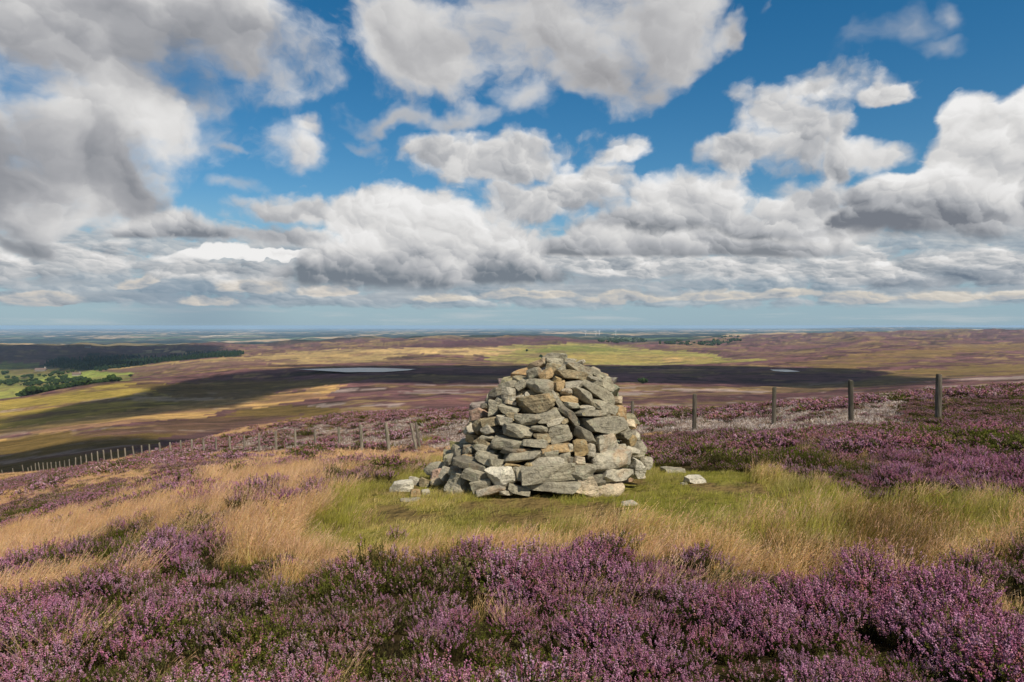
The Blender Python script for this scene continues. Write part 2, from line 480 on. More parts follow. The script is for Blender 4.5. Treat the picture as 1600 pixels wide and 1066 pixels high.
def terrain(x, y, rough=True):
    """height of the ground at world x, y (arrays)"""
    x, y = np.asarray(x, float), np.asarray(y, float)
    near = np.where(x < 0, -0.03 * x * x / (1 + np.abs(x) * 0.05), -0.002 * x * x / (1 + np.abs(x) * 0.2)) - 0.004 * np.maximum(-y, 0) ** 1.3
    r = np.hypot(x, y)
    yy = np.maximum(y, 0.25 * r + 1e-3)                      # bearings beyond the table keep its edge
    px = np.clip(800 + FOC * x / yy, _pf[0], _pf[-1])
    ly = np.clip(np.log(np.maximum(yy, 4.0)), _LY0, _LY1)
    u = (px - _pf[0]) / (_pf[1] - _pf[0])
    v = (ly - _LY0) / (_ly[1] - _LY0)
    i, j = np.clip(u.astype(int), 0, len(_pf) - 2), np.clip(v.astype(int), 0, _NY - 2)
    fu, fv = u - i, v - j
    far = (_tabf[i, j] * (1 - fu) + _tabf[i + 1, j] * fu) * (1 - fv) + (_tabf[i, j + 1] * (1 - fu) + _tabf[i + 1, j + 1] * fu) * fv
    w = sstep(4.0, 7.0, yy)
    z = near * (1 - w) + far * w
    if rough:
        z = z + (fbm(x * 0.9, y * 0.9, 3, 3) - 0.5) * 0.10 * sstep(0, 2, r)
        z = z + (fbm(x * 0.035, y * 0.035, 4, 9) - 0.5) * np.clip((r - 40) * 0.01, 0, 3.0)
        z = z + (fbm(x * 0.004, y * 0.004, 5, 21) - 0.5) * np.clip((r - 1250) * 0.016, 0, 48.0) + (fbm(x * 0.004, y * 0.004, 5, 21) - 0.5) * np.clip((r - 400) * 0.006, 0, 5.0)
    return z


def pix(x, y, z):
    yy = np.maximum(y, 1e-3)
    return 800 + FOC * x / yy, HZ - FOC * (z - EYE) / yy


def inpoly(px, py, poly):
    c = np.zeros(px.shape, bool)
    n = len(poly)
    for k in range(n):
        x0, y0 = poly[k]
        x1, y1 = poly[(k + 1) % n]
        if y0 == y1:
            continue
        hit = ((y0 > py) != (y1 > py)) & (px < (x1 - x0) * (py - y0) / (y1 - y0) + x0)
        c ^= hit
    return c


def ground_at(px, py, ymin=2.0, ymax=60000.0, n=3000, rough=True):
    """first ground point on a sight line"""
    ys = np.exp(np.linspace(math.log(ymin), math.log(ymax), n))
    xs = (px - 800) / FOC * ys
    zs = terrain(xs, ys, rough)
    line = EYE - ys * (py - HZ) / FOC
    k = int(np.argmax(zs >= line))
    return float(xs[k]), float(ys[k]), float(zs[k])


# ------------------------------------------------------------------ zones of ground cover, far (beyond the hill we stand on)
def C3(*c):
    return np.array(hexc(*c))


RIDGE = lambda px: np.interp(px, [-300, 0, 200, 400, 800, 1000, 1200, 1400, 1600, 1900], [4150, 4100, 4250, 4600, 4650, 4700, 6100, 5600, 5100, 4600])
FARZ = [  # colour, polygon in photo rows/columns, feather by noise, (ymin, ymax)
    ((98, 76, 74), [(-400, 556), (0, 541), (330, 541), (360, 552), (200, 556), (0, 566), (-400, 580)], (2600, 4600)),
    ((120, 112, 72), [(150, 556), (240, 550), (245, 560), (200, 562), (150, 560)], (2600, 4600)),
    ((186, 164, 118), [(235, 547), (300, 549), (380, 551), (380, 554), (300, 554), (235, 549)], (2600, 4600)),
    ((128, 132, 70), [(-400, 640), (0, 566), (60, 570), (160, 578), (215, 582), (215, 600), (0, 640), (-400, 700)], (1100, 3400)),
    ((152, 164, 82), [(60, 590), (110, 582), (200, 576), (215, 584), (170, 596), (130, 604), (80, 598)], (1200, 2600)),
    ((160, 162, 84), [(-300, 640), (-60, 607), (0, 603), (60, 605), (80, 610), (20, 618), (-100, 640)], (1200, 2600)),
    ((40, 52, 36), [(66, 563), (90, 556), (170, 553), (245, 556), (250, 562), (300, 549), (380, 550), (380, 556), (300, 562), (230, 570), (160, 581), (110, 579), (66, 572)], (2200, 4600)),
    ((112, 104, 60), [(0, 575), (70, 576), (100, 580), (60, 584), (0, 584)], (1800, 3400)),
    ((178, 154, 106), [(158, 580), (180, 574), (230, 570), (300, 562), (400, 556), (520, 546), (620, 545), (640, 556), (560, 566), (470, 569), (380, 569), (260, 576), (200, 582)], (1400, 4200)),
    ((132, 104, 92), [(158, 580), (230, 572), (330, 564), (480, 562), (400, 569), (260, 577), (200, 584)], (1400, 3000)),
    ((206, 176, 122), [(560, 547), (640, 543), (720, 545), (800, 541), (812, 548), (770, 557), (690, 554), (600, 552)], (1700, 4000)),
    ((166, 158, 90), [(780, 552), (800, 541), (870, 535.5), (960, 539), (1020, 545), (1100, 555), (1190, 563), (1190, 571), (980, 571), (790, 569), (760, 562)], (1600, 4200)),
    ((176, 158, 92), [(880, 556), (1000, 552), (1080, 557), (1140, 561), (1110, 566), (960, 567), (830, 565)], (1600, 4200)),
    ((132, 136, 70), [(800, 547), (850, 541), (940, 541), (990, 547), (930, 550), (850, 550)], (1600, 4200)),
    ((196, 164, 108), [(1030, 562), (1090, 558), (1120, 559), (1080, 563), (1000, 566)], (1600, 4200)),
    ((98, 68, 72), [(540, 541), (700, 534), (820, 529), (960, 531), (990, 540), (900, 536), (800, 540), (640, 543)], (2400, 5200)),
    ((136, 112, 74), [(1240, 568), (1380, 548), (1500, 541), (1640, 536), (1640, 546), (1500, 552), (1400, 566), (1330, 578), (1260, 580)], (900, 3600)),
    ((130, 110, 70), [(1330, 600), (1420, 578), (1640, 566), (1640, 580), (1480, 588), (1400, 600), (1350, 607)], (400, 2000)),
    ((170, 150, 78), [(-400, 720), (-100, 655), (0, 626), (60, 617), (120, 607), (200, 598), (330, 600), (480, 596), (520, 600), (430, 626), (330, 640), (150, 660), (0, 685), (-400, 780)], (220, 1250)),
    ((118, 98, 62), [(200, 602), (330, 595), (470, 592), (600, 590), (560, 602), (430, 620), (300, 625)], (220, 1250)),
    ((200, 164, 106), [(-400, 745), (-100, 690), (0, 673), (150, 652), (300, 630), (400, 626), (470, 616), (540, 604), (575, 603), (520, 622), (430, 636), (380, 640), (320, 652), (210, 664), (60, 682), (0, 690), (-400, 790)], (220, 1100)),
    ((120, 100, 58), [(-400, 800), (0, 692), (210, 668), (320, 656), (400, 640), (470, 634), (540, 640), (520, 652), (300, 700), (0, 760), (-400, 900)], (180, 700)),
    ((104, 78, 78), [(200, 700), (330, 672), (480, 648), (450, 660), (330, 690), (240, 712)], (180, 700)),
]


def far_colour(x, y, z):
    px, py = pix(x, y, z)
    n1 = fbm(x * 0.006, y * 0.006, 4, 31) - 0.5
    n2 = fbm(x * 0.006 + 40, y * 0.006, 4, 35) - 0.5
    n3 = fbm(x * 0.03, y * 0.03, 4, 41) - 0.5
    wob = np.clip(6 * 700 / np.maximum(y, 100), 1.2, 14)
    qx, qy = px + n1 * 90 + n3 * 25, py + (n2 * 1.6 + n3 * 0.9) * wob
    col = np.tile(C3(116, 86, 84), (x.size, 1)).reshape(*x.shape, 3)

    def lay(c, m):
        nonlocal col
        m = m[..., None]
        col = col * (1 - m) + C3(*c) * m

    moor = lambda sx, sy, sd: fbm(x * sx + sd, y * sy - sd, 5, 50 + sd, 0.58)
    lay((92, 66, 68), sstep(0.48, 0.58, moor(0.0045, 0.010, 1)) * 0.8)          # old leggy heather
    lay((132, 96, 98), sstep(0.54, 0.62, moor(0.006, 0.012, 8)) * 0.7)          # in full flower
    lay((128, 108, 74), sstep(0.56, 0.63, moor(0.005, 0.013, 3)) * 0.75)        # grassy flushes
    lay((158, 134, 92), sstep(0.60, 0.66, moor(0.009, 0.024, 5)) * 0.8)
    lay((70, 56, 50), sstep(0.62, 0.67, moor(0.012, 0.022, 12)) * 0.7)          # burnt strips
    lay((172, 154, 146), sstep(0.60, 0.65, moor(0.011, 0.024, 6)) * np.maximum(sstep(900, 760, y), 0.0) * 0.9)   # bleached
    patch = moor(0.010, 0.020, 9)
    for c, poly, (y0, y1) in FARZ:
        k = inpoly(qx, qy, poly) & (y > y0) & (y < y1)
        j = 0.74 + 0.52 * fbm(x[k] * 0.015, y[k] * 0.015, 5, 71, 0.6)
        a = (1 - 0.62 * sstep(0.50, 0.60, patch[k]))[:, None]                    # the moor's own cover shows through
        col[k] = col[k] * (1 - a) + C3(*c) * j[:, None] * a
    return col


# ------------------------------------------------------------------ zones of ground cover, near: what grows where on our hill
Z_FRONT = [(-700, 1100), (-300, 985), (0, 925), (80, 892), (130, 866), (200, 842), (270, 806), (345, 775), (362, 796), (352, 835), (400, 852), (500, 852), (560, 847), (700, 842), (800, 850), (900, 845), (1000, 842), (1060, 858), (1150, 858), (1250, 884), (1380, 896), (1450, 872), (1500, 856), (1560, 838), (1620, 832), (2100, 800), (2100, 3000), (-700, 3000)]
Z_STRIP = [
    [(-300, 866), (0, 786), (60, 765), (160, 745), (290, 731), (330, 738), (190, 770), (60, 802), (0, 822), (-300, 915)],
    [(-300, 960), (0, 858), (120, 822), (250, 792), (330, 765), (430, 750), (520, 722), (600, 704), (650, 696), (668, 704), (600, 728), (540, 748), (470, 768), (400, 778), (350, 800), (280, 812), (200, 842), (130, 866), (0, 900), (-300, 990)],
    [(0, 750), (120, 726), (250, 716), (400, 711), (520, 708), (420, 717), (240, 729), (120, 743), (0, 768)],
]
Z_RIGHT = [(1005, 706), (985, 674), (1090, 670), (1200, 664), (1340, 656), (1480, 652), (1640, 640), (1900, 636), (2000, 790), (1620, 772), (1540, 756), (1480, 750), (1340, 732), (1200, 718), (1060, 712)]
Z_CREST_R = [(1400, 632), (1420, 615), (1640, 600), (1900, 590), (1900, 640), (1640, 645), (1480, 656), (1400, 648)]
Z_DEAD = [
    [(960, 670), (960, 636), (1200, 630), (1345, 612), (1440, 616), (1420, 640), (1440, 655), (1340, 657), (1200, 665), (1090, 670)],
    [(330, 704), (400, 678), (440, 665), (560, 656), (640, 648), (700, 650), (760, 655), (980, 650), (980, 672), (720, 690), (640, 697), (560, 697), (440, 703)],
]
Z_OVER = [(120, 735), (225, 712), (300, 690), (450, 660), (560, 640), (700, 622), (960, 625), (960, 652), (740, 652), (640, 648), (560, 656), (440, 666), (390, 682), (330, 706), (250, 716)]
Z_GREEN = [(455, 838), (480, 800), (540, 768), (600, 735), (650, 716), (700, 700), (1000, 700), (1060, 706), (1200, 722), (1330, 744), (1480, 764), (1640, 775), (1640, 812), (1560, 836), (1450, 870), (1380, 892), (1250, 880), (1150, 850), (1060, 846), (900, 838), (700, 834), (520, 846)]
Z_TURF = [(545, 810), (570, 772), (625, 738), (700, 715), (1000, 712), (1080, 716), (1160, 735), (1240, 775), (1180, 800), (1000, 800), (860, 800), (640, 810)]


def zone(x, y, h=0.0):
    """0 straw grass, 1 heather, 2 dead heather, 3 long green grass, 4 short turf; h = height of the growth looked at"""
    z = terrain(x, y)
    px, py = pix(x, y, z + h)
    w = np.clip(7.0 / np.maximum(y, 2.0), 0.12, 2.0)
    qx = px + (fbm(x * 1.1, y * 1.1, 3, 81) - 0.5) * 110 * w
    qy = py + (fbm(x * 1.1 + 30, y * 1.1, 3, 85) - 0.5) * 60 * w
    out = np.zeros(x.shape, int)
    low = qy + FOC * (h - 0.09) / np.maximum(y, 1e-3)          # short growth is seen where it stands
    out[inpoly(qx, low, Z_GREEN) & (y < 16)] = 3
    out[inpoly(qx, low, Z_TURF) & (y < 14)] = 4
    for p in Z_STRIP:
        out[inpoly(qx, qy, p) & (fbm(x * 0.55 + 13, y * 0.55, 4, 97) < 0.63)] = 1
    out[inpoly(qx, qy, Z_OVER) & (y > 15)] = 1
    for p in Z_DEAD:
        m = inpoly(qx, qy, p) & (y > 14)
        out[m] = np.where(fbm(x[m] * 0.5 + 3, y[m] * 0.5, 4, 91) < 0.64, 2, 1)
    out[inpoly(qx, qy, Z_RIGHT) & (y < 30)] = 1
    out[inpoly(qx, qy, Z_CREST_R) & (y > 15)] = 1
    out[inpoly(qx, qy, Z_FRONT) & (y < 9)] = 1
    out[(y < 2.6)] = 1
    return out


NEARC = {0: (158, 126, 78), 1: (62, 54, 32), 2: (164, 142, 126), 3: (128, 118, 58), 4: (132, 126, 60)}


def near_colour(x, y, z):
    zo = zone(x, y, 0.2)
    far_w = sstep(25, 90, np.hypot(x, y))[..., None]
    col = np.zeros((*x.shape, 3))
    for k, c in NEARC.items():
        col[zo == k] = C3(*c)
    k2 = zo == 2
    m2 = sstep(0.40, 0.62, fbm(x[k2] * 0.8, y[k2] * 0.8, 4, 93))[:, None]
    col[k2] = C3(*NEARC[2]) * (1 - m2) + C3(112, 88, 76) * m2
    k2 = np.isin(zo, (3, 4))
    m2 = (sstep(0.55, 0.66, fbm(x[k2] * 1.4, y[k2] * 1.4, 4, 95)) * 0.8)[:, None]
    col[k2] = col[k2] * (1 - m2) + C3(122, 100, 68) * m2
    k = zo == 1                                        # from afar the flowers take over from the stems
    col[k] = col[k] * (1 - far_w[k]) + C3(126, 84, 96) * far_w[k]
    return col


def build_ground():
    th = np.concatenate([np.linspace(-180, -48, 45)[:-1], np.linspace(-48, 48, 760), np.linspace(48, 180, 45)[1:-1]])
    th = np.radians(th)
    rr = np.concatenate([[0.4, 0.8, 1.2], np.exp(np.linspace(math.log(1.6), math.log(3000), 330)), np.exp(np.linspace(math.log(3000), math.log(64000), 130))[1:]])
    T, RR = np.meshgrid(th, rr)
    X, Y = RR * np.sin(T), RR * np.cos(T)
    Z = terrain(X, Y)
    n_t, n_r = len(th), len(rr)
    V = np.stack([X, Y, Z], -1).reshape(-1, 3)
    V = np.vstack([V, [[0, 0, float(terrain(np.array([0.0]), np.array([0.0]))[0])]]])
    i, j = np.meshgrid(np.arange(n_r - 1), np.arange(n_t), indexing='ij')
    j1 = (j + 1) % n_t
    F = np.stack([i * n_t + j1, i * n_t + j, (i + 1) * n_t + j, (i + 1) * n_t + j1], -1).reshape(-1, 4)
    F = F[:, ::-1]
    cap = [(len(V) - 1, (k + 1) % n_t, k) for k in range(n_t)]
    me = bpy.data.meshes.new('moorland')
    me.vertices.add(len(V))
    me.vertices.foreach_set('co', V.ravel())
    nf = len(F)
    me.loops.add(nf * 4 + len(cap) * 3)
    me.loops.foreach_set('vertex_index', np.concatenate([F.ravel(), np.array(cap).ravel()]).astype(np.int32))
    me.polygons.add(nf + len(cap))
    st = np.concatenate([np.arange(nf) * 4, nf * 4 + np.arange(len(cap)) * 3])
    me.polygons.foreach_set('loop_start', st.astype(np.int32))
    me.update(calc_edges=True)
    me.shade_smooth()
    # albedo by zone
    x, y, z = V[:, 0], V[:, 1], V[:, 2]
    r = np.hypot(x, y)
    col = np.zeros((len(V), 3))
    fc = far_colour(x, y, z)
    k = r < 260
    nc = near_colour(x[k], y[k], z[k])
    px, _ = pix(x[k], y[k], z[k])
    w = sstep(1.0, 1.3, r[k] / np.interp(px, [-300, 0, 200, 400, 600, 1000, 1200, 1600], [150, 130, 100, 95, 85, 75, 55, 55]))[:, None]
    col[:] = fc
    col[k] = nc * (1 - w) + fc[k] * w
    px, _ = pix(x, y, z)
    plain = sstep(0.97, 1.06, np.where(y > 0, y, r) / RIDGE(np.clip(px, -300, 1900)))
    ca = np.ones((len(V), 4), np.float32)
    ca[:, :3] = np.clip(col * 0.80, 0, 1)
    ca[:, 3] = plain
    at = me.attributes.new('cover', 'FLOAT_COLOR', 'POINT')
    at.data.foreach_set('color', ca.ravel())
    at = me.attributes.new('plain', 'FLOAT', 'POINT')
    at.data.foreach_set('value', plain.astype(np.float32))
    at = me.attributes.new('dist', 'FLOAT', 'POINT')
    at.data.foreach_set('value', r.astype(np.float32))

    m, gg, bs = new_mat('moorland_ground')
    pos = E(gg, gg.node('ShaderNodeNewGeometry').outputs['Position'])
    cov = gg.attr('cover', True)
    dist = gg.attr('dist')
    # mottling of tussocks and heather at three sizes
    n1 = gg.noise(pos, 0.9, 5, 0.65)
    n2 = gg.noise(pos, 0.07, 6, 0.65)
    n3 = gg.noise(gg.vm('MULTIPLY', pos, (0.7, 1.0, 0.2)), 0.012, 7, 0.65)
    c = gg.mix(1.0, cov, gg.ramp(n1, [(0.25, (0.62, 0.60, 0.60)), (0.75, (1.30, 1.30, 1.28))]), 'MULTIPLY')
    c = gg.mix(1.0, c, gg.ramp(n2, [(0.30, (0.66, 0.68, 0.66)), (0.50, (1.0, 0.99, 0.98)), (0.70, (1.30, 1.25, 1.22))]), 'MULTIPLY')
    midw = gg.step(dist, 150, 500)
    c = gg.mix(midw * 0.8, c, gg.mix(1.0, c, gg.ramp(n3, [(0.32, (0.66, 0.70, 0.66)), (0.50, (1.0, 1.0, 1.0)), (0.66, (1.34, 1.26, 1.16))]), 'MULTIPLY'))
    n4 = gg.noise(gg.vm('MULTIPLY', pos, (0.16, 0.42, 0.1)), 0.22, 6, 0.7)
    c = gg.mix(gg.step(dist, 90, 260) * 0.75, c, gg.mix(1.0, c, gg.ramp(n4, [(0.36, (0.62, 0.62, 0.60)), (0.50, (1.0, 1.0, 1.0)), (0.64, (1.38, 1.32, 1.24))]), 'MULTIPLY'))
    # the cultivated plain: fields, woods and hedges
    pw = gg.vm('ADD', gg.vm('MULTIPLY', pos, (0.0010, 0.00045, 0.0)), gg.vm('SCALE', gg.noise(pos, 0.0012, 3, 0.5, color=True), scale=0.5))
    cell = gg.voro(pw, 1.0, out='Color', dims='2D', rand=0.9)
    cr, cg, cb = gg.split(cell)
    fields = gg.ramp(cr, [(0.0, C3(30, 44, 38)), (0.30, C3(38, 56, 44)), (0.31, C3(96, 110, 70)), (0.45, C3(118, 126, 76)), (0.46, C3(196, 166, 124)), (0.80, C3(222, 198, 160)), (0.81, C3(140, 124, 90)), (1.0, C3(104, 110, 80))], 'CONSTANT')
    edge = gg.voro(pw, 1.0, feature='DISTANCE_TO_EDGE', dims='2D', rand=0.9)
    fields = gg.mix(gg.step(edge, 0.05, 0.09, 0.8, 0.0), fields, C3(34, 46, 36))
    wood = gg.step(gg.noise(gg.vm('MULTIPLY', pos, (0.6, 1.0, 0.0)), 0.00030, 6, 0.62), 0.48, 0.53)
    fields = gg.mix(wood * 0.9, fields, C3(34, 50, 42))
    fields = gg.mix(1.0, fields, (0.74, 0.76, 0.80), 'MULTIPLY')
    c = gg.mix(gg.attr('plain'), c, fields)
    gg.put(bs.inputs['Base Color'], c)
    bs.inputs['Specular IOR Level'].default_value = 0.05
    h = gg.noise(pos, 2.2, 4, 0.6) + gg.noise(pos, 0.25, 5, 0.6) * gg.step(dist, 60, 160, 0.0, 3.0) + n3 * gg.step(dist, 300, 900, 0.0, 6.0)
    add_bump(gg, bs, h, 0.7, 0.5)
    me.materials.append(m)
    o = bpy.data.objects.new('moorland', me)
    COL.objects.link(o)
    tag(o, 'heather and grass moorland falling away to a far patchwork plain', 'ground', kind='structure')
    return o


ground = build_ground()


# ------------------------------------------------------------------ tarns
def water_mat():
    m, gg, bs = new_mat('tarn_water')
    pos = E(gg, gg.node('ShaderNodeNewGeometry').outputs['Position'])
    bs.inputs['Base Color'].default_value = (0.03, 0.04, 0.05, 1)
    bs.inputs['Roughness'].default_value = 0.2
    bs.inputs['Specular IOR Level'].default_value = 0.36
    bs.inputs['IOR'].default_value = 1.33
    add_bump(gg, bs, gg.noise(gg.vm('MULTIPLY', pos, (1, 0.4, 1)), 0.4, 3, 0.6), 0.25, 0.3)
    return m


M_WATER = water_mat()


def tarn(pts, label):
    w = [ground_at(px, py, 600, 3000) for px, py in pts]
    cx, cy_ = sum(p[0] for p in w) / len(w), sum(p[1] for p in w) / len(w)
    zs = max(p[2] for p in w) + 0.6
    ring = []
    n = len(w)
    for k in range(n):                                  # shoreline with small bays
        a, b = w[k], w[(k + 1) % n]
        for s in range(6):
            f = s / 6
            jx = 1 + 0.05 * (mnoise.noise((k * 3.1 + f * 3, 1.7, 0)))
            # project the sight line onto the water level so the outline stays in place
            X, Y = a[0] + (b[0] - a[0]) * f, a[1] + (b[1] - a[1]) * f
            ring.append((cx + (X - cx) * jx, cy_ + (Y - cy_) * jx, zs))
    o = mesh_obj('tarn', ring, [tuple(range(len(ring)))], M_WATER)
    if o.data.polygons[0].normal.z < 0:
        o.data.flip_normals()
    return tag(o, label, 'tarn', kind='structure')


tarn([(468, 583), (520, 578.5), (560, 576), (600, 576.5), (650, 578), (640, 580), (600, 582), (540, 584.5)], 'long pale tarn lying in the dark moor left of the cairn')
tarn([(1203, 578.5), (1230, 578.5), (1246, 580.5), (1250, 582), (1228, 582.3), (1210, 580.5)], 'small narrow tarn on the dark moor behind the right fence posts')
# ------------------------------------------------------------------ stones
def stone_mat():
    m, gg, bs = new_mat('weathered_sandstone')
    oi = gg.node('ShaderNodeObjectInfo')
    base, rnd = E(gg, oi.outputs['Color']), E(gg, oi.outputs['Random'])
    oc = E(gg, gg.node('ShaderNodeTexCoord').outputs['Object'])
    p = gg.vm('ADD', oc, gg.xyz(rnd * 37.0, rnd * 11.0, rnd * 23.0))
    big = gg.noise(p, 5.0, 4, 0.6)
    mid = gg.noise(p, 22.0, 6, 0.65)
    fine = gg.noise(p, 110.0, 3, 0.6)
    c = gg.mix(1.0, base, gg.ramp(big, [(0.3, (0.72, 0.72, 0.74)), (0.7, (1.22, 1.20, 1.14))]), 'MULTIPLY')
    c = gg.mix(1.0, c, gg.ramp(mid, [(0.32, (0.66, 0.65, 0.63)), (0.5, (1, 1, 1)), (0.68, (1.25, 1.24, 1.20))]), 'MULTIPLY')
    c = gg.mix(1.0, c, gg.ramp(fine, [(0.3, (0.78, 0.78, 0.78)), (0.7, (1.18, 1.18, 1.18))]), 'MULTIPLY')
    # iron staining, grey-green and ochre lichen, dark crusts
    iron = gg.step(gg.noise(p, 3.2, 3, 0.55, dist=0.6), 0.56, 0.70) * (0.05 + rnd * 0.30)
    c = gg.mix(iron, c, hexc(176, 128, 76))
    lich = gg.step(gg.noise(p, 15.0, 5, 0.7, dist=0.4), 0.56, 0.63)
    c = gg.mix(lich * 0.55, c, hexc(168, 168, 142))
    och = gg.step(gg.noise(gg.vm('ADD', p, (9, 4, 2)), 11.0, 5, 0.7), 0.65, 0.70)
    c = gg.mix(och * 0.55, c, hexc(148, 138, 66))
    drk = gg.step(gg.noise(gg.vm('ADD', p, (3, 14, 5)), 17.0, 5, 0.72), 0.60, 0.68)
    c = gg.mix(drk * 0.6, c, hexc(70, 66, 58))
    gg.put(bs.inputs['Base Color'], c)
    bs.inputs['Roughness'].default_value = 0.92
    bs.inputs['Specular IOR Level'].default_value = 0.2
    bed = gg.noise(gg.vm('MULTIPLY', p, (3.0, 3.0, 26.0)), 1.0, 4, 0.6)      # bedding planes
    crk = gg.step(gg.voro(gg.vm('ADD', gg.vm('MULTIPLY', p, (5.0, 5.0, 11.0)), gg.noise(p, 8.0, 3, color=True)), 1.0, feature='DISTANCE_TO_EDGE'), 0.0, 0.05)
    add_bump(gg, bs, mid * 1.2 + fine * 0.5 + bed * 1.1 + big * 0.8 + crk * 0.10, 1.0, 0.022)
    return m


M_STONE = stone_mat()
rs = np.random.RandomState(11)


def ico_dirs(sub):
    bm = bmesh.new()
    bmesh.ops.create_icosphere(bm, subdivisions=sub, radius=1.0)
    bm.verts.ensure_lookup_table()
    v = np.array([x.co[:] for x in bm.verts])
    f = [[x.index for x in fc.verts] for fc in bm.faces]
    bm.free()
    return v / np.linalg.norm(v, axis=1)[:, None], f


ICO3, ICO2 = ico_dirs(4), ico_dirs(3)


def stone_mesh(w, d, h, seed, kind='slab', hi=True):
    """an irregular block w x d x h with rounded arrises, split faces and chipped corners"""
    V, F = ICO3 if hi else ICO2
    q = np.random.RandomState(seed)
    p = {'slab': 7.5, 'boulder': 4.6, 'wedge': 5.0}[kind] + q.uniform(-0.4, 0.8)
    n = np.sum(np.abs(V) ** p, axis=1) ** (-1 / p)
    P = V * n[:, None]
    # plan is an uneven polygon, ends of different height
    ang = np.arctan2(P[:, 1], P[:, 0])
    k = q.uniform(0, 6.28, 4)
    P[:, :2] *= (1 + 0.10 * np.sin(2 * ang + k[0]) + 0.07 * np.sin(3 * ang + k[1]) + 0.04 * np.sin(5 * ang + k[2]))[:, None]
    t = P[:, 0]
    P[:, 2] *= 1 + q.uniform(-0.30, 0.30) * t + q.uniform(-0.16, 0.10) * t * t
    P[:, 2] += q.uniform(-0.16, 0.16) * t * t + q.uniform(-0.12, 0.12) * t
    if kind == 'wedge':
        P[:, 0] *= 1 - 0.42 * np.clip(P[:, 2], -1, 1) - 0.05
        P[:, 0] += q.uniform(-0.15, 0.15) * P[:, 2]
    # split planes give flat faces and firm edges
    for _ in range(16 if kind != 'boulder' else 11):
        nv = q.normal(size=3)
        nv /= np.linalg.norm(nv)
        ext = np.max(P @ nv)
        lim = ext * q.uniform(0.66, 0.92)
        over = np.maximum(P @ nv - lim, 0)
        P -= nv[None] * (over * 0.985)[:, None]
    P = P * np.array([w, d, h]) / 2
    s = 9.0
    for i in range(len(P)):
        c = P[i]
        a = mnoise.noise((c[0] * s + seed, c[1] * s, c[2] * s * 2.2)) * 0.55 + mnoise.noise((c[0] * 24 + seed, c[1] * 24, c[2] * 40)) * 0.30 + mnoise.noise((c[0] * 60 + seed, c[1] * 60, c[2] * 90)) * 0.16
        P[i] += V[i] * a * min(w, d, h) * 0.10
    return P, F


def split_stone_mesh(w, d, h, seed, kind='slab', hi=True):
    """a block broken along joints and bedding: flat faces, firm arrises, a little roughness"""
    q = np.random.RandomState(seed)
    bm = bmesh.new()
    bmesh.ops.create_cube(bm, size=2.0)
    for v in bm.verts:
        x, y, z = v.co
        k = 1.0
        if kind == 'wedge':
            k = 1 - (0.42 if z > 0 else 0.0) * q.uniform(0.6, 1.0)
        v.co = (x * k, y * (1 - 0.12 * (z > 0)), z * (1 + q.uniform(-0.16, 0.10)))
    cuts = []
    for i in range(5):                                  # broken ends and sides
        a = q.uniform(0, 6.283)
        cuts.append((Vector((math.cos(a), math.sin(a), q.normal(0, 0.22))), q.uniform(0.86, 1.10)))
    for sx in (-1, 1):                                  # the two ends never square
        cuts.append((Vector((sx, q.normal(0, 0.35), q.normal(0, 0.40))), q.uniform(0.80, 0.95)))
    for sz in (1, 1, -1):                               # tilted bedding faces
        cuts.append((Vector((q.normal(0, 0.20), q.normal(0, 0.22), sz)), q.uniform(0.74, 0.95)))
    for i in range(5 if hi else 3):                     # knocked off corners
        n = Vector((q.choice([-1, 1]) * q.uniform(0.5, 1), q.choice([-1, 1]) * q.uniform(0.3, 1), q.choice([-1, 1]) * q.uniform(0.4, 1.2)))
        cuts.append((n, q.uniform(1.05, 1.35)))
    for n, k in cuts:
        n.normalize()
        geom = bm.verts[:] + bm.edges[:] + bm.faces[:]
        r = bmesh.ops.bisect_plane(bm, geom=geom, plane_co=n * k, plane_no=n, clear_outer=True)
        ed = [e for e in r['geom_cut'] if isinstance(e, bmesh.types.BMEdge)]
        if ed:
            bmesh.ops.contextual_create(bm, geom=ed)
    for v in bm.verts:
        v.co = Vector((v.co.x * w / 2, v.co.y * d / 2, v.co.z * h / 2))
    bmesh.ops.remove_doubles(bm, verts=bm.verts[:], dist=0.004)
    bmesh.ops.bevel(bm, geom=bm.edges[:], offset=min(0.011, 0.11 * h), segments=2, affect='EDGES', profile=0.6, clamp_overlap=True)
    bmesh.ops.triangulate(bm, faces=bm.faces[:])
    lim = 0.045 if hi else 0.09
    for _ in range(3 if hi else 2):
        ed = [e for e in bm.edges if e.calc_length() > lim]
        if not ed or len(bm.faces) > 2200:
            break
        bmesh.ops.subdivide_edges(bm, edges=ed, cuts=1)
        bmesh.ops.triangulate(bm, faces=[f for f in bm.faces if len(f.verts) > 3])
    bmesh.ops.recalc_face_normals(bm, faces=bm.faces[:])
    bm.normal_update()
    off = [0.0] * len(bm.verts)
    am = min(w, d, h)
    for i, v in enumerate(bm.verts):
        c = v.co
        # hollows, flaking along the bedding, grit
        a = mnoise.noise((c.x * 7 + seed, c.y * 7, c.z * 11)) * 0.075 + mnoise.noise((c.x * 9 + seed, c.y * 9 + 5, c.z * 62)) * 0.050 + mnoise.noise((c.x * 32 + seed, c.y * 32, c.z * 45)) * 0.035
        off[i] = a * am
    for i, v in enumerate(bm.verts):
        v.co += v.normal * off[i]
    bm.verts.index_update()
    V = [tuple(v.co) for v in bm.verts]
    F = [tuple(x.index for x in f.verts) for f in bm.faces]
    bm.free()
    return V, F


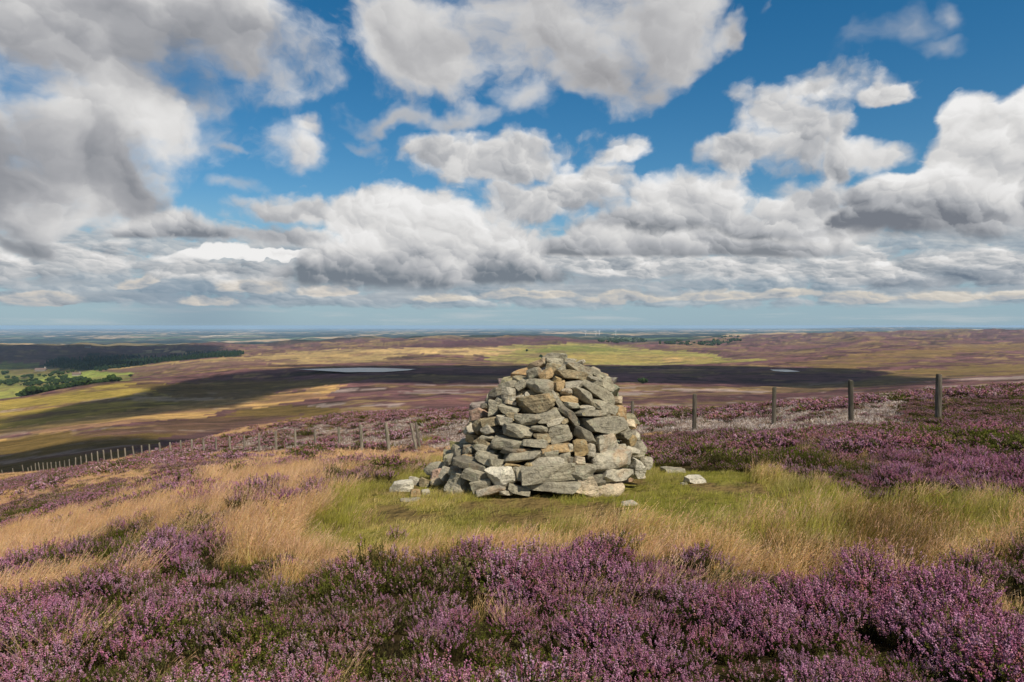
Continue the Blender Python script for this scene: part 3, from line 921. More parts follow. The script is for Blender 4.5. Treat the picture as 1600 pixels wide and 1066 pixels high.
def make_stone(name, size, loc, rot, col, seed, kind='slab', parent=None, hi=True):
    P, F = stone_mesh(*size, seed, kind, hi) if kind == 'boulder' else split_stone_mesh(*size, seed, kind, hi)
    o = mesh_obj(name, P, F, M_STONE, parent, smooth=True)
    o.data.set_sharp_from_angle(angle=R(24))
    o.location = loc
    o.rotation_euler = rot
    o.color = (*col, 1.0)
    return o


STONE_COL = {
    'g': (156, 149, 130), 'l': (180, 172, 153), 'w': (206, 199, 180), 'd': (124, 118, 104), 'b': (152, 138, 110),
    'o': (170, 146, 110), 't': (170, 148, 108), 'p': (190, 160, 140), 'k': (188, 172, 146),
}

# cairn stones as seen: x, y, width, height in a 3.556x enlargement of columns 590+, rows 530+; tilt; colour; form
CAIRN = [
    (982, 97, 118, 42, 0, 'g', 's'), (885, 142, 110, 44, -22, 'k', 's'), (985, 132, 108, 36, 3, 'g', 's'), (1078, 119, 64, 24, 5, 'l', 's'),
    (1143, 132, 42, 26, -8, 'l', 'b'), (875, 190, 98, 62, -18, 'g', 'b'), (930, 202, 88, 58, -32, 'o', 's'), (972, 160, 74, 52, 18, 'b', 's'),
    (1022, 170, 60, 40, -25, 'g', 's'), (1130, 166, 172, 52, 24, 'g', 's'), (1215, 192, 115, 46, 26, 'g', 's'), (1286, 245, 76, 104, -28, 'g', 'b'),
    (1085, 207, 175, 54, 6, 'b', 's'), (1215, 229, 98, 36, 12, 'g', 's'), (998, 238, 44, 60, 28, 't', 's'), (1014, 268, 58, 66, 0, 'o', 's'),
    (900, 266, 152, 80, 8, 'g', 'b'), (1090, 252, 100, 42, -6, 'l', 's'), (1045, 296, 78, 38, 6, 'l', 'b'), (1228, 290, 195, 62, 27, 'g', 's'),
    (1258, 262, 120, 48, 26, 'g', 's'), (1062, 333, 90, 34, 6, 'o', 's'), (1155, 318, 155, 60, 29, 'g', 'b'), (1005, 345, 108, 38, 56, 'g', 's'),
    (1265, 378, 132, 54, 24, 'g', 's'), (1342, 342, 66, 50, 4, 'k', 's'), (1352, 422, 82, 100, 8, 'o', 'b'), (1085, 371, 108, 36, 4, 'g', 'b'),
    (1168, 387, 72, 32, -6, 'l', 's'), (1212, 421, 212, 50, 5, 'g', 's'), (1078, 434, 128, 46, 46, 'd', 's'), (715, 262, 92, 46, -16, 'g', 's'),
    (795, 260, 70, 56, -30, 'g', 'w'), (642, 312, 78, 46, -26, 'd', 's'), (717, 312, 66, 96, 8, 'l', 's'), (765, 335, 68, 28, -16, 'l', 's'),
    (735, 359, 72, 26, 10, 'k', 's'), (830, 312, 28, 28, 0, 'l', 'b'), (805, 322, 32, 22, 0, 'l', 's'), (880, 358, 212, 96, -11, 'b', 's'),
    (640, 387, 66, 86, 10, 'g', 's'), (671, 354, 46, 60, 22, 'd', 's'), (588, 376, 46, 40, -20, 'd', 'b'), (725, 396, 104, 46, 5, 'g', 's'),
    (833, 446, 138, 56, 2, 'g', 's'), (960, 426, 128, 58, -11, 'g', 's'), (741, 426, 52, 38, 0, 'b', 's'), (541, 426, 104, 62, -14, 'p', 's'),
    (612, 462, 136, 46, -16, 'b', 's'), (702, 454, 92, 50, 6, 'l', 's'), (990, 466, 98, 42, -16, 'l', 's'), (1040, 455, 42, 36, 0, 'b', 's'),
    (1260, 488, 228, 84, 3, 'g', 's'), (502, 500, 72, 66, -22, 'l', 'b'), (560, 484, 74, 66, -36, 'b', 's'), (607, 506, 68, 62, -24, 'l', 'w'),
    (766, 509, 172, 72, 3, 'g', 's'), (895, 503, 90, 40, 0, 'g', 'b'), (1010, 514, 98, 70, -9, 'g', 's'), (1415, 476, 54, 58, 0, 'k', 'b'),
    (605, 552, 76, 34, 2, 'g', 'b'), (515, 556, 84, 40, 10, 't', 's'), (580, 574, 84, 40, 14, 'b', 's'), (716, 581, 168, 62, 0, 'g', 'b'),
    (880, 581, 158, 46, 4, 'g', 's'), (915, 547, 90, 44, 0, 'b', 's'), (1025, 558, 108, 46, -13, 'g', 's'), (1160, 542, 134, 58, 31, 'd', 's'),
    (1382, 522, 72, 60, -24, 'g', 's'), (1412, 560, 64, 52, -22, 't', 's'), (1442, 541, 54, 62, 0, 'l', 'b'), (1280, 588, 126, 116, -16, 'l', 'w'),
    (430, 616, 54, 54, 22, 'g', 's'), (496, 616, 72, 50, 0, 'g', 's'), (495, 660, 66, 38, 0, 'o', 's'), (440, 660, 106, 42, -58, 'd', 's'),
    (576, 606, 88, 40, 2, 'g', 's'), (590, 636, 94, 30, 0, 'g', 's'), (752, 626, 152, 30, 0, 'd', 's'), (995, 608, 152, 44, -6, 'o', 's'),
    (1126, 608, 82, 86, -5, 't', 'w'), (1190, 616, 52, 60, 10, 'l', 's'), (1075, 606, 32, 42, 0, 'l', 'b'), (1355, 606, 62, 40, 0, 'l', 's'),
    (1470, 610, 72, 94, 16, 'g', 'b'), (393, 682, 46, 74, 20, 'g', 's'), (602, 668, 134, 60, 10, 'g', 's'), (786, 656, 218, 60, -9, 'g', 'b'),
    (945, 640, 112, 44, -4, 'g', 's'), (936, 683, 168, 48, -3, 'l', 's'), (1040, 660, 62, 60, 0, 'g', 's'), (1066, 676, 52, 44, 0, 'd', 's'),
    (1120, 677, 64, 50, 18, 'k', 'w'), (1315, 677, 258, 108, -8, 'l', 'b'), (1415, 622, 84, 50, 10, 'l', 's'), (532, 706, 208, 54, 8, 'd', 'b'),
    (660, 692, 84, 50, 0, 'g', 's'), (541, 749, 132, 58, 14, 'g', 's'), (690, 768, 174, 116, -8, 'w', 'b'), (792, 752, 74, 80, 0, 'g', 's'),
    (944, 746, 268, 88, -2, 'g', 's'), (1140, 737, 134, 74, 3, 'g', 's'), (742, 706, 84, 24, 6, 't', 's'), (842, 702, 42, 30, 0, 't', 's'),
    (1340, 764, 228, 70, 3, 'l', 's'), (1461, 722, 64, 112, 0, 'w', 'b'), (1502, 692, 54, 72, 8, 'l', 'b'), (420, 736, 64, 40, 16, 'g', 's'),
    (470, 772, 94, 50, 36, 'd', 's'), (441, 822, 150, 124, 6, 'g', 'w'), (566, 817, 118, 74, -14, 'g', 's'), (612, 857, 174, 50, -16, 'l', 's'),
    (786, 843, 108, 46, 11, 'g', 's'), (714, 856, 64, 28, 0, 'l', 's'), (960, 818, 292, 62, 3, 'g', 's'), (1160, 808, 128, 116, 8, 'k', 'w'),
    (1287, 842, 188, 80, -4, 'k', 'b'), (1228, 786, 70, 60, 0, 'd', 's'), (1466, 770, 42, 24, 0, 'w', 'b'),
    (300, 726, 114, 80, -8, 'g', 'b'), (318, 756, 72, 66, 0, 'p', 's'), (325, 796, 64, 54, 0, 'k', 'b'), (368, 752, 48, 60, 22, 'l', 's'),
]
_ey = [80, 110, 150, 200, 260, 310, 370, 420, 480, 560, 615, 680, 730, 800, 870]
_el = [930, 900, 825, 790, 690, 610, 575, 520, 480, 470, 420, 372, 300, 290, 300]
_er = [1040, 1080, 1170, 1260, 1318, 1325, 1375, 1398, 1440, 1475, 1508, 1528, 1530, 1500, 1480]
CAIRN_YC = 8.15


def cairn_place(zx, zy):
    xl, xr = np.interp(zy, _ey, _el), np.interp(zy, _ey, _er)
    u = np.clip((zx - (xl + xr) / 2) / ((xr - xl) / 2), -1, 1)
    hw = (xr - xl) / 2 / 3.556 / FOC * CAIRN_YC
    Y = CAIRN_YC - 0.92 * hw * math.sqrt(max(0.0, 1 - abs(u) ** 2.4))
    px, py = 590 + zx / 3.556, 530 + zy / 3.556
    if zy > 790:
        Y -= (zy - 790) / 80 * 0.14
    return (px - 800) / FOC * Y, Y, EYE - Y * (py - HZ) / FOC, u


def build_cairn():
    cx = (860 - 800) / FOC * CAIRN_YC
    gz = float(terrain(np.array([cx]), np.array([7.2]))[0])
    root = empty('cairn', (cx, CAIRN_YC, gz))
    tag(root, 'beehive shaped cairn of piled grey sandstone slabs on the grassy hilltop', 'cairn')
    inv = Vector((-cx, -CAIRN_YC, -gz))
    kinds = {'s': 'slab', 'b': 'boulder', 'w': 'wedge'}
    for k, (zx, zy, w, h, a, c, f) in enumerate(CAIRN):
        X, Y, Z, u = cairn_place(zx, zy)
        s = Y / FOC / 3.556
        W, H = (w * s * 1.08, h * s * 1.02) if f == 'b' else (w * s * 1.15, h * s * 1.14)
        D = float(np.clip(0.85 * W, 0.16, 0.42)) * rs.uniform(0.85, 1.15)
        yaw = math.asin(float(np.clip(u, -1, 1))) * 0.55 + rs.uniform(-0.18, 0.18)
        # inward from the face by part of its depth
        nrm = Vector((math.sin(yaw), -math.cos(yaw), 0))
        loc = Vector((X, Y, Z)) + inv - nrm * D * 0.28
        j = rs.uniform(0.90, 1.10)
        col = tuple(v * j for v in hexc(*STONE_COL[c]))
        rot = (Matrix.Rotation(yaw, 3, 'Z') @ Matrix.Rotation(R(a), 3, 'Y') @ Matrix.Rotation(rs.uniform(-0.22, 0.10), 3, 'X')).to_euler()
        make_stone('stone', (W, D, H), loc, rot, col, 100 + k, kinds[f], root)
    # stones behind and between: second skin and the far side
    n = 0
    for zy in list(range(215, 860, 52)):
        xl, xr = np.interp(zy, _ey, _el), np.interp(zy, _ey, _er)
        hw = (xr - xl) / 2 / 3.556 / FOC * CAIRN_YC
        xm = ((xl + xr) / 2 / 3.556 + 590 - 800) / FOC * CAIRN_YC
        zc = EYE - (CAIRN_YC - 0.6 * hw) * (530 + zy / 3.556 - HZ) / FOC
        m = max(4, int(2 * math.pi * hw / 0.42))
        for i in range(m):
            th = 2 * math.pi * (i + rs.uniform(-0.3, 0.3)) / m + zy
            front = math.cos(th) > 0.05                 # th = 0 faces the camera
            rr = hw * (0.58 if front else 0.88)
            if abs(math.sin(th)) > 0.7:
                rr = min(rr, hw * (0.70 if front else 0.80))
            W, D, H = rs.uniform(0.26, 0.46), rs.uniform(0.22, 0.34), rs.uniform(0.10, 0.17)
            W *= 0.6 + 0.4 * min(1, hw / 0.6)
            loc = Vector((xm + rr * math.sin(th), CAIRN_YC - rr * 0.92 * math.cos(th), zc + rs.uniform(-0.03, 0.03))) + inv
            c = ['g', 'g', 'd', 'l', 'b', 't'][rs.randint(6)]
            rot = Euler((rs.uniform(-0.2, 0.2), rs.uniform(-0.25, 0.25), th + rs.uniform(-0.3, 0.3)))
            make_stone('stone', (W, D, H), loc, rot, tuple(v * rs.uniform(0.85, 1.1) for v in hexc(*STONE_COL[c])), 900 + n, 'slab', root, hi=False)
            n += 1
    # rubble heart, seen only through the gaps
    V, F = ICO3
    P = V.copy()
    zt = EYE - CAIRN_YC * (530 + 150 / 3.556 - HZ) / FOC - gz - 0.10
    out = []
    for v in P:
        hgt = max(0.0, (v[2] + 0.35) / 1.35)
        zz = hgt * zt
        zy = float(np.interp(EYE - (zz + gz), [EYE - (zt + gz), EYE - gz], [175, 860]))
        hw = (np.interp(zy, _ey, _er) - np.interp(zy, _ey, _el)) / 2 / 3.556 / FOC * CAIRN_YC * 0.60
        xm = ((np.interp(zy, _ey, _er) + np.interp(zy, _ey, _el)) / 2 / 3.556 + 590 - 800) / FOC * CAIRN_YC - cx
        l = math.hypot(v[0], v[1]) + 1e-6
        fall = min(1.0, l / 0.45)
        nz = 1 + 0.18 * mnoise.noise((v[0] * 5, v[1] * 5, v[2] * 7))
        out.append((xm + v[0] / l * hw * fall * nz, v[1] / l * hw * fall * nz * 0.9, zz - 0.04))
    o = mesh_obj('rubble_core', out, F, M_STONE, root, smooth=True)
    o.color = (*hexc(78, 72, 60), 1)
    return root


build_cairn()

# stones lying loose in the turf
LOOSE = [  # column, row of the middle; width, height, depth (pixels); colour, form, label
    (628, 760.5, 33, 17, 22, 'w', 'b', 'pale grey flat topped stone lying leftmost in the turf beside the cairn'),
    (648.5, 752.5, 22, 11, 18, 'l', 's', 'low pale stone just behind the leftmost white one near the cairn'),
    (662.5, 755, 18, 13, 14, 'b', 'b', 'small dark brown stone between the low pale stone and the pink ones'),
    (648.5, 771, 18, 11, 13, 'o', 'w', 'small ochre yellow stone in the turf in front of the pale stone'),
    (666, 770.5, 14, 8, 12, 'l', 'b', 'tiny pale grey stone right of the ochre one in the turf'),
    (1088, 750.5, 30, 10, 26, 'w', 's', 'white flat stone in the grass right of the cairn'),
    (1069, 755, 10, 5, 9, 'l', 's', 'tiny pale stone just left of the white flat stone'),
    (1053, 734, 36, 12, 40, 'g', 's', 'grassed over flat grey slab farthest right behind the cairn corner'),
    (983, 785, 26, 9, 24, 'l', 's', 'low pale slab sunk in grass before the right foot of the cairn'),
    (640, 781, 34, 6, 22, 'g', 's', 'flat grey slab almost buried in turf before the ochre stone'),
]
for k, (px, py, w, h, d, c, f, lab) in enumerate(LOOSE):
    X, Y, Z = ground_at(px, py + h * 0.45, 3, 30)
    s = Y / FOC
    o = make_stone('loose_stone', (w * s * 1.05, d * s, h * s * (1.5 if k < 5 or k == 5 else 1.1)), (X, Y + d * s * 0.25, Z + h * s * (0.32 if k < 6 else 0.02)), (rs.uniform(-0.08, 0.08), rs.uniform(-0.08, 0.08), rs.uniform(-0.3, 0.3)), hexc(*STONE_COL[c]), 500 + k, {'s': 'slab', 'b': 'boulder', 'w': 'wedge'}[f])
    tag(o, lab, 'stone', 'loose stones lying in the turf round the cairn')
# ------------------------------------------------------------------ fence of weathered posts
def wood_mat():
    m, gg, bs = new_mat('weathered_wood')
    oi = gg.node('ShaderNodeObjectInfo')
    rnd = E(gg, oi.outputs['Random'])
    oc = E(gg, gg.node('ShaderNodeTexCoord').outputs['Object'])
    p = gg.vm('ADD', oc, gg.xyz(rnd * 17.0, rnd * 31.0, rnd * 7.0))
    grain = gg.noise(gg.vm('MULTIPLY', p, (60.0, 60.0, 2.2)), 1.0, 5, 0.65)
    blot = gg.noise(gg.vm('MULTIPLY', p, (6.0, 6.0, 2.5)), 1.0, 4, 0.6)
    c = gg.ramp(grain, [(0.28, hexc(52, 46, 38)), (0.5, hexc(112, 104, 92)), (0.72, hexc(158, 150, 136))])
    c = gg.mix(gg.step(blot, 0.50, 0.66) * 0.55, c, hexc(70, 78, 58))
    c = gg.mix(1.0, c, E(gg, oi.outputs['Color']), 'MULTIPLY')
    gg.put(bs.inputs['Base Color'], c)
    add_bump(gg, bs, grain + blot * 0.4, 0.7, 0.008)
    return m


M_WOOD = wood_mat()
M_WIRE, _g, _b = new_mat('galvanised_wire')
_b.inputs['Base Color'].default_value = (0.16, 0.16, 0.16, 1)
_b.inputs['Metallic'].default_value = 0.8
_b.inputs['Roughness'].default_value = 0.5


def post_mesh(h, r, seed, sides=12):
    """round pole with an uneven, slightly slanting sawn top; sunk 0.35 m"""
    q = np.random.RandomState(seed)
    zs = [-0.35, 0.0, 0.25 * h, 0.5 * h, 0.75 * h, h - 0.03, h]
    V, F = [], []
    ph = q.uniform(0, 6.28, 3)
    for i, z in enumerate(zs):
        for k in range(sides):
            a = 2 * math.pi * k / sides
            rr = r * (1 + 0.10 * math.sin(2 * a + ph[0]) + 0.06 * math.sin(3 * a + ph[1]) + 0.03 * q.normal()) * (1.04 - 0.10 * max(z, 0) / h)
            if i == len(zs) - 1:
                rr *= 0.86
            tilt = 0.12 * r * math.cos(a - ph[2]) if i >= len(zs) - 2 else 0
            V.append((rr * math.cos(a), rr * math.sin(a), z + tilt))
    for i in range(len(zs) - 1):
        for k in range(sides):
            F.append((i * sides + k, i * sides + (k + 1) % sides, (i + 1) * sides + (k + 1) % sides, (i + 1) * sides + k))
    F.append(tuple((len(zs) - 1) * sides + k for k in range(sides)))
    return V, F


POSTS = [  # column of the foot, row of the foot, column and row of the top, distance
    (1790, 640, 1790, 556, 14.4), (1622, 647, 1620, 571, 15.8),
    (1466, 655, 1467.5, 585, 17.3), (1330, 655, 1329, 594, 19.8), (1209, 662, 1210, 605, 22.0), (1085, 666, 1085.5, 616, 24.7),
    (988, 668, 988, 627, 27.4), (893, 674, 892, 634, 29.0), (806, 682, 805, 643, 29.5), (735, 692, 735, 652, 29.3),
    (651, 702, 641.5, 661, 29.0), (608, 703, 603, 661, 29.6), (565.5, 700, 563.5, 664, 33), (530.5, 702, 529, 667, 35.5), (493, 703, 491.5, 671, 39), (462, 703, 461, 672.5, 40.5),
    (432, 704, 430.5, 674, 42), (405.5, 705, 404.5, 677, 44), (382.5, 706, 381.5, 680, 47), (359.5, 707, 358.5, 682, 49.5), (338, 709, 337, 684, 50.5), (319, 710, 317.5, 686, 52),
    (300, 711, 299.5, 687, 53.5), (283, 713, 282, 688, 54.5), (267, 713, 265.5, 691, 56), (251, 715, 249, 692, 57.5), (234.5, 716, 233, 694, 59), (222, 717, 221, 696, 61), (210, 719, 207, 697, 63),
    (196.5, 718, 195, 700, 66), (185.5, 719, 184, 702, 69), (175, 720.5, 173, 703, 71.5), (163.5, 720, 161.5, 703, 74), (153.5, 720, 152, 704, 76.5), (144.5, 720, 143, 704, 79), (136, 720, 134, 705, 81.5),
    (127.5, 715, 126, 707, 84), (118.5, 717, 118, 707, 87), (109, 720.5, 108, 708, 90), (101.5, 722, 100.5, 710, 93), (94.5, 722, 93, 711, 96), (88, 723, 87, 712, 99),
    (81, 725, 79.5, 713, 101), (75, 726, 73.5, 715, 103), (68.5, 727, 67, 717, 106), (62.5, 731, 60, 721, 108), (56, 731, 55, 724, 110), (50, 734, 48.5, 728, 112), (44.5, 735, 43.5, 731, 114),
    (37, 736.5, 34.5, 726.5, 115), (21, 741, 19.5, 732, 117), (4, 746, 2.5, 738, 119), (-14, 751, -15, 742, 121), (-34, 757, -35, 748, 123),
]


def build_fence():
    first = POSTS[2]
    X0, Y0 = (first[0] - 800) / FOC * first[4], first[4]
    Z0 = float(terrain(np.array([X0]), np.array([Y0]))[0])
    root = empty('wire_fence', (X0, Y0, Z0))
    tag(root, 'long post and wire fence of weathered grey posts running behind the cairn and downhill', 'fence')
    tops = []
    for k, (fx, fy, tx, ty, D) in enumerate(POSTS):
        X = (fx - 800) / FOC * D
        Z = float(terrain(np.array([X]), np.array([D]))[0])
        zt = EYE - D * (ty - HZ) / FOC
        h = float(np.clip(zt - Z, 0.75, 1.45))
        lean = (tx - fx) / FOC * D
        r = 0.068 if D < 26 else (0.072 if D < 34 else 0.066)
        V, F = post_mesh(h, r, k, 12 if D < 60 else 6)
        V = [(x + lean * max(z, -0.35) / h, y, z) for x, y, z in V]
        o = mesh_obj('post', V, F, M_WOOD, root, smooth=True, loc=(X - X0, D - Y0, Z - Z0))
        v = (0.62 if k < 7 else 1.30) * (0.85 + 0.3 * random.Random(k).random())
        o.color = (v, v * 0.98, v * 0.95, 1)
        o.data.set_sharp_from_angle(angle=R(40))
        tops.append((X + lean - X0, D - Y0, Z - Z0, h, lean))
        if k == 10:                                   # straining post: a second, split pole lashed to its right side
            V, F = post_mesh(h * 1.03, 0.062, 77)
            V = [(x * 0.9 + 0.16 + lean * 0.75 * z / h, y - 0.03, z) for x, y, z in V]
            o2 = mesh_obj('post', V, F, M_WOOD, root, smooth=True, loc=(X - X0, D - Y0, Z - Z0))
            o2.color = (0.8, 0.78, 0.74, 1)
            o2.data.set_sharp_from_angle(angle=R(40))
    for f in (0.52, 0.88):
        V, F = [], []
        n = 5
        for i, (x, y, z, h, ln) in enumerate(tops):
            c = Vector((x - ln * (1 - f), y - 0.07, z + h * f))
            for k in range(n):
                a = 2 * math.pi * k / n
                V.append((c.x, c.y + 0.0016 * math.cos(a), c.z + 0.0016 * math.sin(a)))
            if i:
                for k in range(n):
                    F.append(((i - 1) * n + k, (i - 1) * n + (k + 1) % n, i * n + (k + 1) % n, i * n + k))
        mesh_obj('wire', V, F, M_WIRE, root, smooth=True)
    # a lone marker stake out on the heather beyond the fence
    X, Y, Z = ground_at(550, 649, 40, 400)
    V, F = post_mesh(EYE - Y * (640.5 - HZ) / FOC - Z if Y < 120 else 1.4, 0.06, 301, 8)
    o = mesh_obj('marker_post', V, F, M_WOOD, None, smooth=True, loc=(X, Y, Z))
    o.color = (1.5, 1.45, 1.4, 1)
    tag(o, 'single pale stake standing in purple heather beyond the left fence', 'post')


build_fence()
# ------------------------------------------------------------------ far woods, trees, farms, turbines
def foliage_mat(name, cols, scale):
    m, gg, bs = new_mat(name)
    pos = E(gg, gg.node('ShaderNodeNewGeometry').outputs['Position'])
    n = gg.noise(pos, scale, 4, 0.65)
    n2 = gg.noise(pos, scale * 0.12, 2, 0.5)
    gg.put(bs.inputs['Base Color'], gg.ramp(n * 0.6 + n2 * 0.4, [(0.32, cols[0]), (0.5, cols[1]), (0.66, cols[2])]))
    bs.inputs['Specular IOR Level'].default_value = 0.1
    return m


M_CON = foliage_mat('conifer_needles', [C3(18, 30, 20), C3(28, 44, 28), C3(44, 58, 34)], 0.25)
M_DEC = foliage_mat('broad_leaves', [C3(22, 34, 18), C3(40, 54, 26), C3(62, 78, 36)], 0.35)
M_BARK, _g, _b = new_mat('bark')
_b.inputs['Base Color'].default_value = (*C3(70, 58, 46), 1)


def crown_geo(h, w, seed, sub):
    """broad crown of leaf clumps with gaps: lumpy shell plus loose clumps round it"""
    q = np.random.RandomState(seed)
    V0, F0 = ico_dirs(sub)
    V, F = [], []
    for k in range(7):
        c = np.array([q.normal(0, 0.24) * w, q.normal(0, 0.24) * w, h * q.uniform(0.45, 0.82)])
        if k == 0:
            c = np.array([0, 0, h * 0.60])
        r = w * (0.38 if k == 0 else q.uniform(0.18, 0.30))
        o = len(V)
        for v in V0:
            d = 1 + 0.5 * (mnoise.noise((v[0] * 2.3 + seed, v[1] * 2.3, v[2] * 2.3 + k)) + 0.5 * mnoise.noise((v[0] * 6 + seed, v[1] * 6, v[2] * 6)))
            V.append(tuple(c + v * r * d * np.array([1, 1, 0.9])))
        F += [tuple(i + o for i in f) for f in F0]
    return V, F


def wood(name, polys, spacing, hgt, mat, ymin, ymax, conifer, label, limit):
    q = np.random.RandomState(len(name) + int(ymin))
    V, F, n = [], [], 0
    crowns = [crown_geo(1.0, 1.0, 40 + k, 1) for k in range(5)]
    y = np.exp(q.uniform(math.log(ymin), math.log(ymax), limit * 30))
    x = q.uniform(-0.95, 0.75, y.size) * y
    z = terrain(x, y)
    px, py = pix(x, y, z)
    k = np.zeros(x.size, bool)
    for p in polys:
        k |= inpoly(px + q.normal(0, 1.0, x.size), py + q.normal(0, 0.5, x.size), p)
    taken = set()
    for X, Y, Z in zip(x[k], y[k], z[k]):
        cell = (int(X // spacing), int(Y // spacing))
        if cell in taken or n >= limit:
            continue
        taken.add(cell)
        n += 1
        h = hgt * q.uniform(0.7, 1.2)
        o = len(V)
        if conifer:
            s, a0 = 6, q.uniform(0, 6.28)
            for (zz, rr) in ((0.02, 0.30), (0.40, 0.22), (0.36, 0.26), (0.72, 0.12)):
                for i in range(s):
                    a = a0 + 2 * math.pi * i / s
                    r = h * rr * q.uniform(0.75, 1.25)
                    V.append((X + r * math.cos(a), Y + r * math.sin(a), Z + h * zz))
            V.append((X, Y, Z + h))
            for lv in (0, 2):
                for i in range(s):
                    j = (i + 1) % s
                    F.append((o + lv * s + i, o + lv * s + j, o + (lv + 1) * s + j, o + (lv + 1) * s + i))
            for i in range(s):
                F.append((o + 3 * s + i, o + 3 * s + (i + 1) % s, o + 4 * s))
        else:
            cv, cf = crowns[q.randint(5)]
            w = h * q.uniform(0.9, 1.3)
            V += [(X + a * w, Y + b * w, Z + c * h - 0.12 * h) for a, b, c in cv]
            F += [tuple(i + o for i in f) for f in cf]
    ob = mesh_obj(name, V, F, mat, None, smooth=not conifer)
    print('GROW', name, n)
    return tag(ob, label, 'wood', kind='stuff')


wood('conifer_wood', [
    [(70, 567), (110, 561), (190, 557), (250, 559), (300, 552), (350, 551), (382, 553), (360, 557), (300, 561), (230, 569), (160, 579), (110, 577), (70, 573)],
    [(320, 553), (365, 551), (365, 557), (340, 557)],
], 16, 14, M_CON, 2000, 4700, True, 'dark conifer plantation on the shaded ridge far left', 3000)
wood('valley_wood', [
    [(-120, 606), (0, 595.5), (50, 596), (90, 590), (140, 594), (140, 600), (100, 606), (60, 607), (0, 604), (-120, 618)],
    [(-120, 640), (0, 628), (80, 612), (150, 602), (185, 598), (185, 602), (150, 606.5), (60, 620), (0, 633), (-120, 650)],
    [(-100, 600), (0, 592), (60, 588), (110, 581), (120, 583), (60, 592), (0, 597)],
    [(150, 575), (190, 571), (200, 573), (160, 578)],
], 11, 13, M_DEC, 1000, 2900, False, 'green broadleaved wood and hedgerows in the valley at far left', 330)
wood('dale_wood', [
    [(930, 533), (955, 527), (1000, 529), (1012, 535), (985, 536), (950, 537)], [(1030, 538), (1060, 535), (1110, 538), (1110, 547), (1060, 546), (1030, 542)],
    [(1100, 536), (1130, 531.5), (1160, 533), (1130, 541), (1105, 541)], [(1120, 526), (1160, 525.5), (1160, 529), (1130, 529)],
], 22, 20, M_DEC, 3600, 16000, False, 'dark wooded dale in the distance right of the cairn', 330)


def lone_tree(px, py, hpx, wpx, name, label, cat, ymin, group=None):
    X, Y, Z = ground_at(px, py, ymin, 6000)
    h, w = hpx / FOC * Y, wpx / FOC * Y
    root = empty(name, (X, Y, Z))
    tag(root, label, cat, group)
    V, F = crown_geo(h, w, int(px), 2)
    mesh_obj('crown', V, F, M_DEC, root, smooth=False)
    tv, tf = [], []
    for i, zz in enumerate((-0.3, h * 0.2, h * 0.6)):
        for k in range(7):
            a = 2 * math.pi * k / 7
            r = h * (0.045, 0.03, 0.012)[i]
            tv.append((r * math.cos(a), r * math.sin(a), zz))
    for i in range(2):
        for k in range(7):
            tf.append((i * 7 + k, i * 7 + (k + 1) % 7, (i + 1) * 7 + (k + 1) % 7, (i + 1) * 7 + k))
    mesh_obj('trunk', tv, tf, M_BARK, root)


TG = 'lone trees in the valley fields'
lone_tree(103.5, 598, 8, 11, 'field_tree', 'round dark tree in the green field, left one of the pair above the wood', 'tree', 1100, TG)
lone_tree(119, 597.5, 9, 10, 'field_tree', 'taller round dark tree in the green field, right one of the pair above the wood', 'tree', 1100, TG)
lone_tree(130, 603, 7, 6, 'field_tree', 'narrow tree at the right end of the valley wood', 'tree', 1100, TG)
lone_tree(171, 590, 4, 5, 'field_tree', 'tiny tree on the pale field edge right of the valley wood', 'tree', 1100, TG)
lone_tree(204, 589, 4, 5, 'field_tree', 'tiny tree on the field edge where the brown hillside begins', 'tree', 1100, TG)
lone_tree(6, 586, 6, 9, 'field_tree', 'dark tree at the far left edge in shaded fields', 'tree', 1300, TG)
lone_tree(1005, 600, 8, 13, 'hawthorn_bush', 'single dark green bush on the shaded moor right of the cairn', 'bush', 500)
lone_tree(846, 561, 7, 6, 'hawthorn_bush', 'small dark bush on the green hill just left of the cairn top', 'bush', 1600)
lone_tree(823, 549.5, 3.5, 5, 'hawthorn_bush', 'tiny dark bush high on the green hillside above the cairn', 'bush', 1600)

# ---- farms
M_LIME, _g, _b = new_mat('limewash')
_b.inputs['Base Color'].default_value = (0.34, 0.31, 0.27, 1)
M_SLATE, _g, _b = new_mat('roof_slate')
_b.inputs['Base Color'].default_value = (*C3(112, 92, 84), 1)


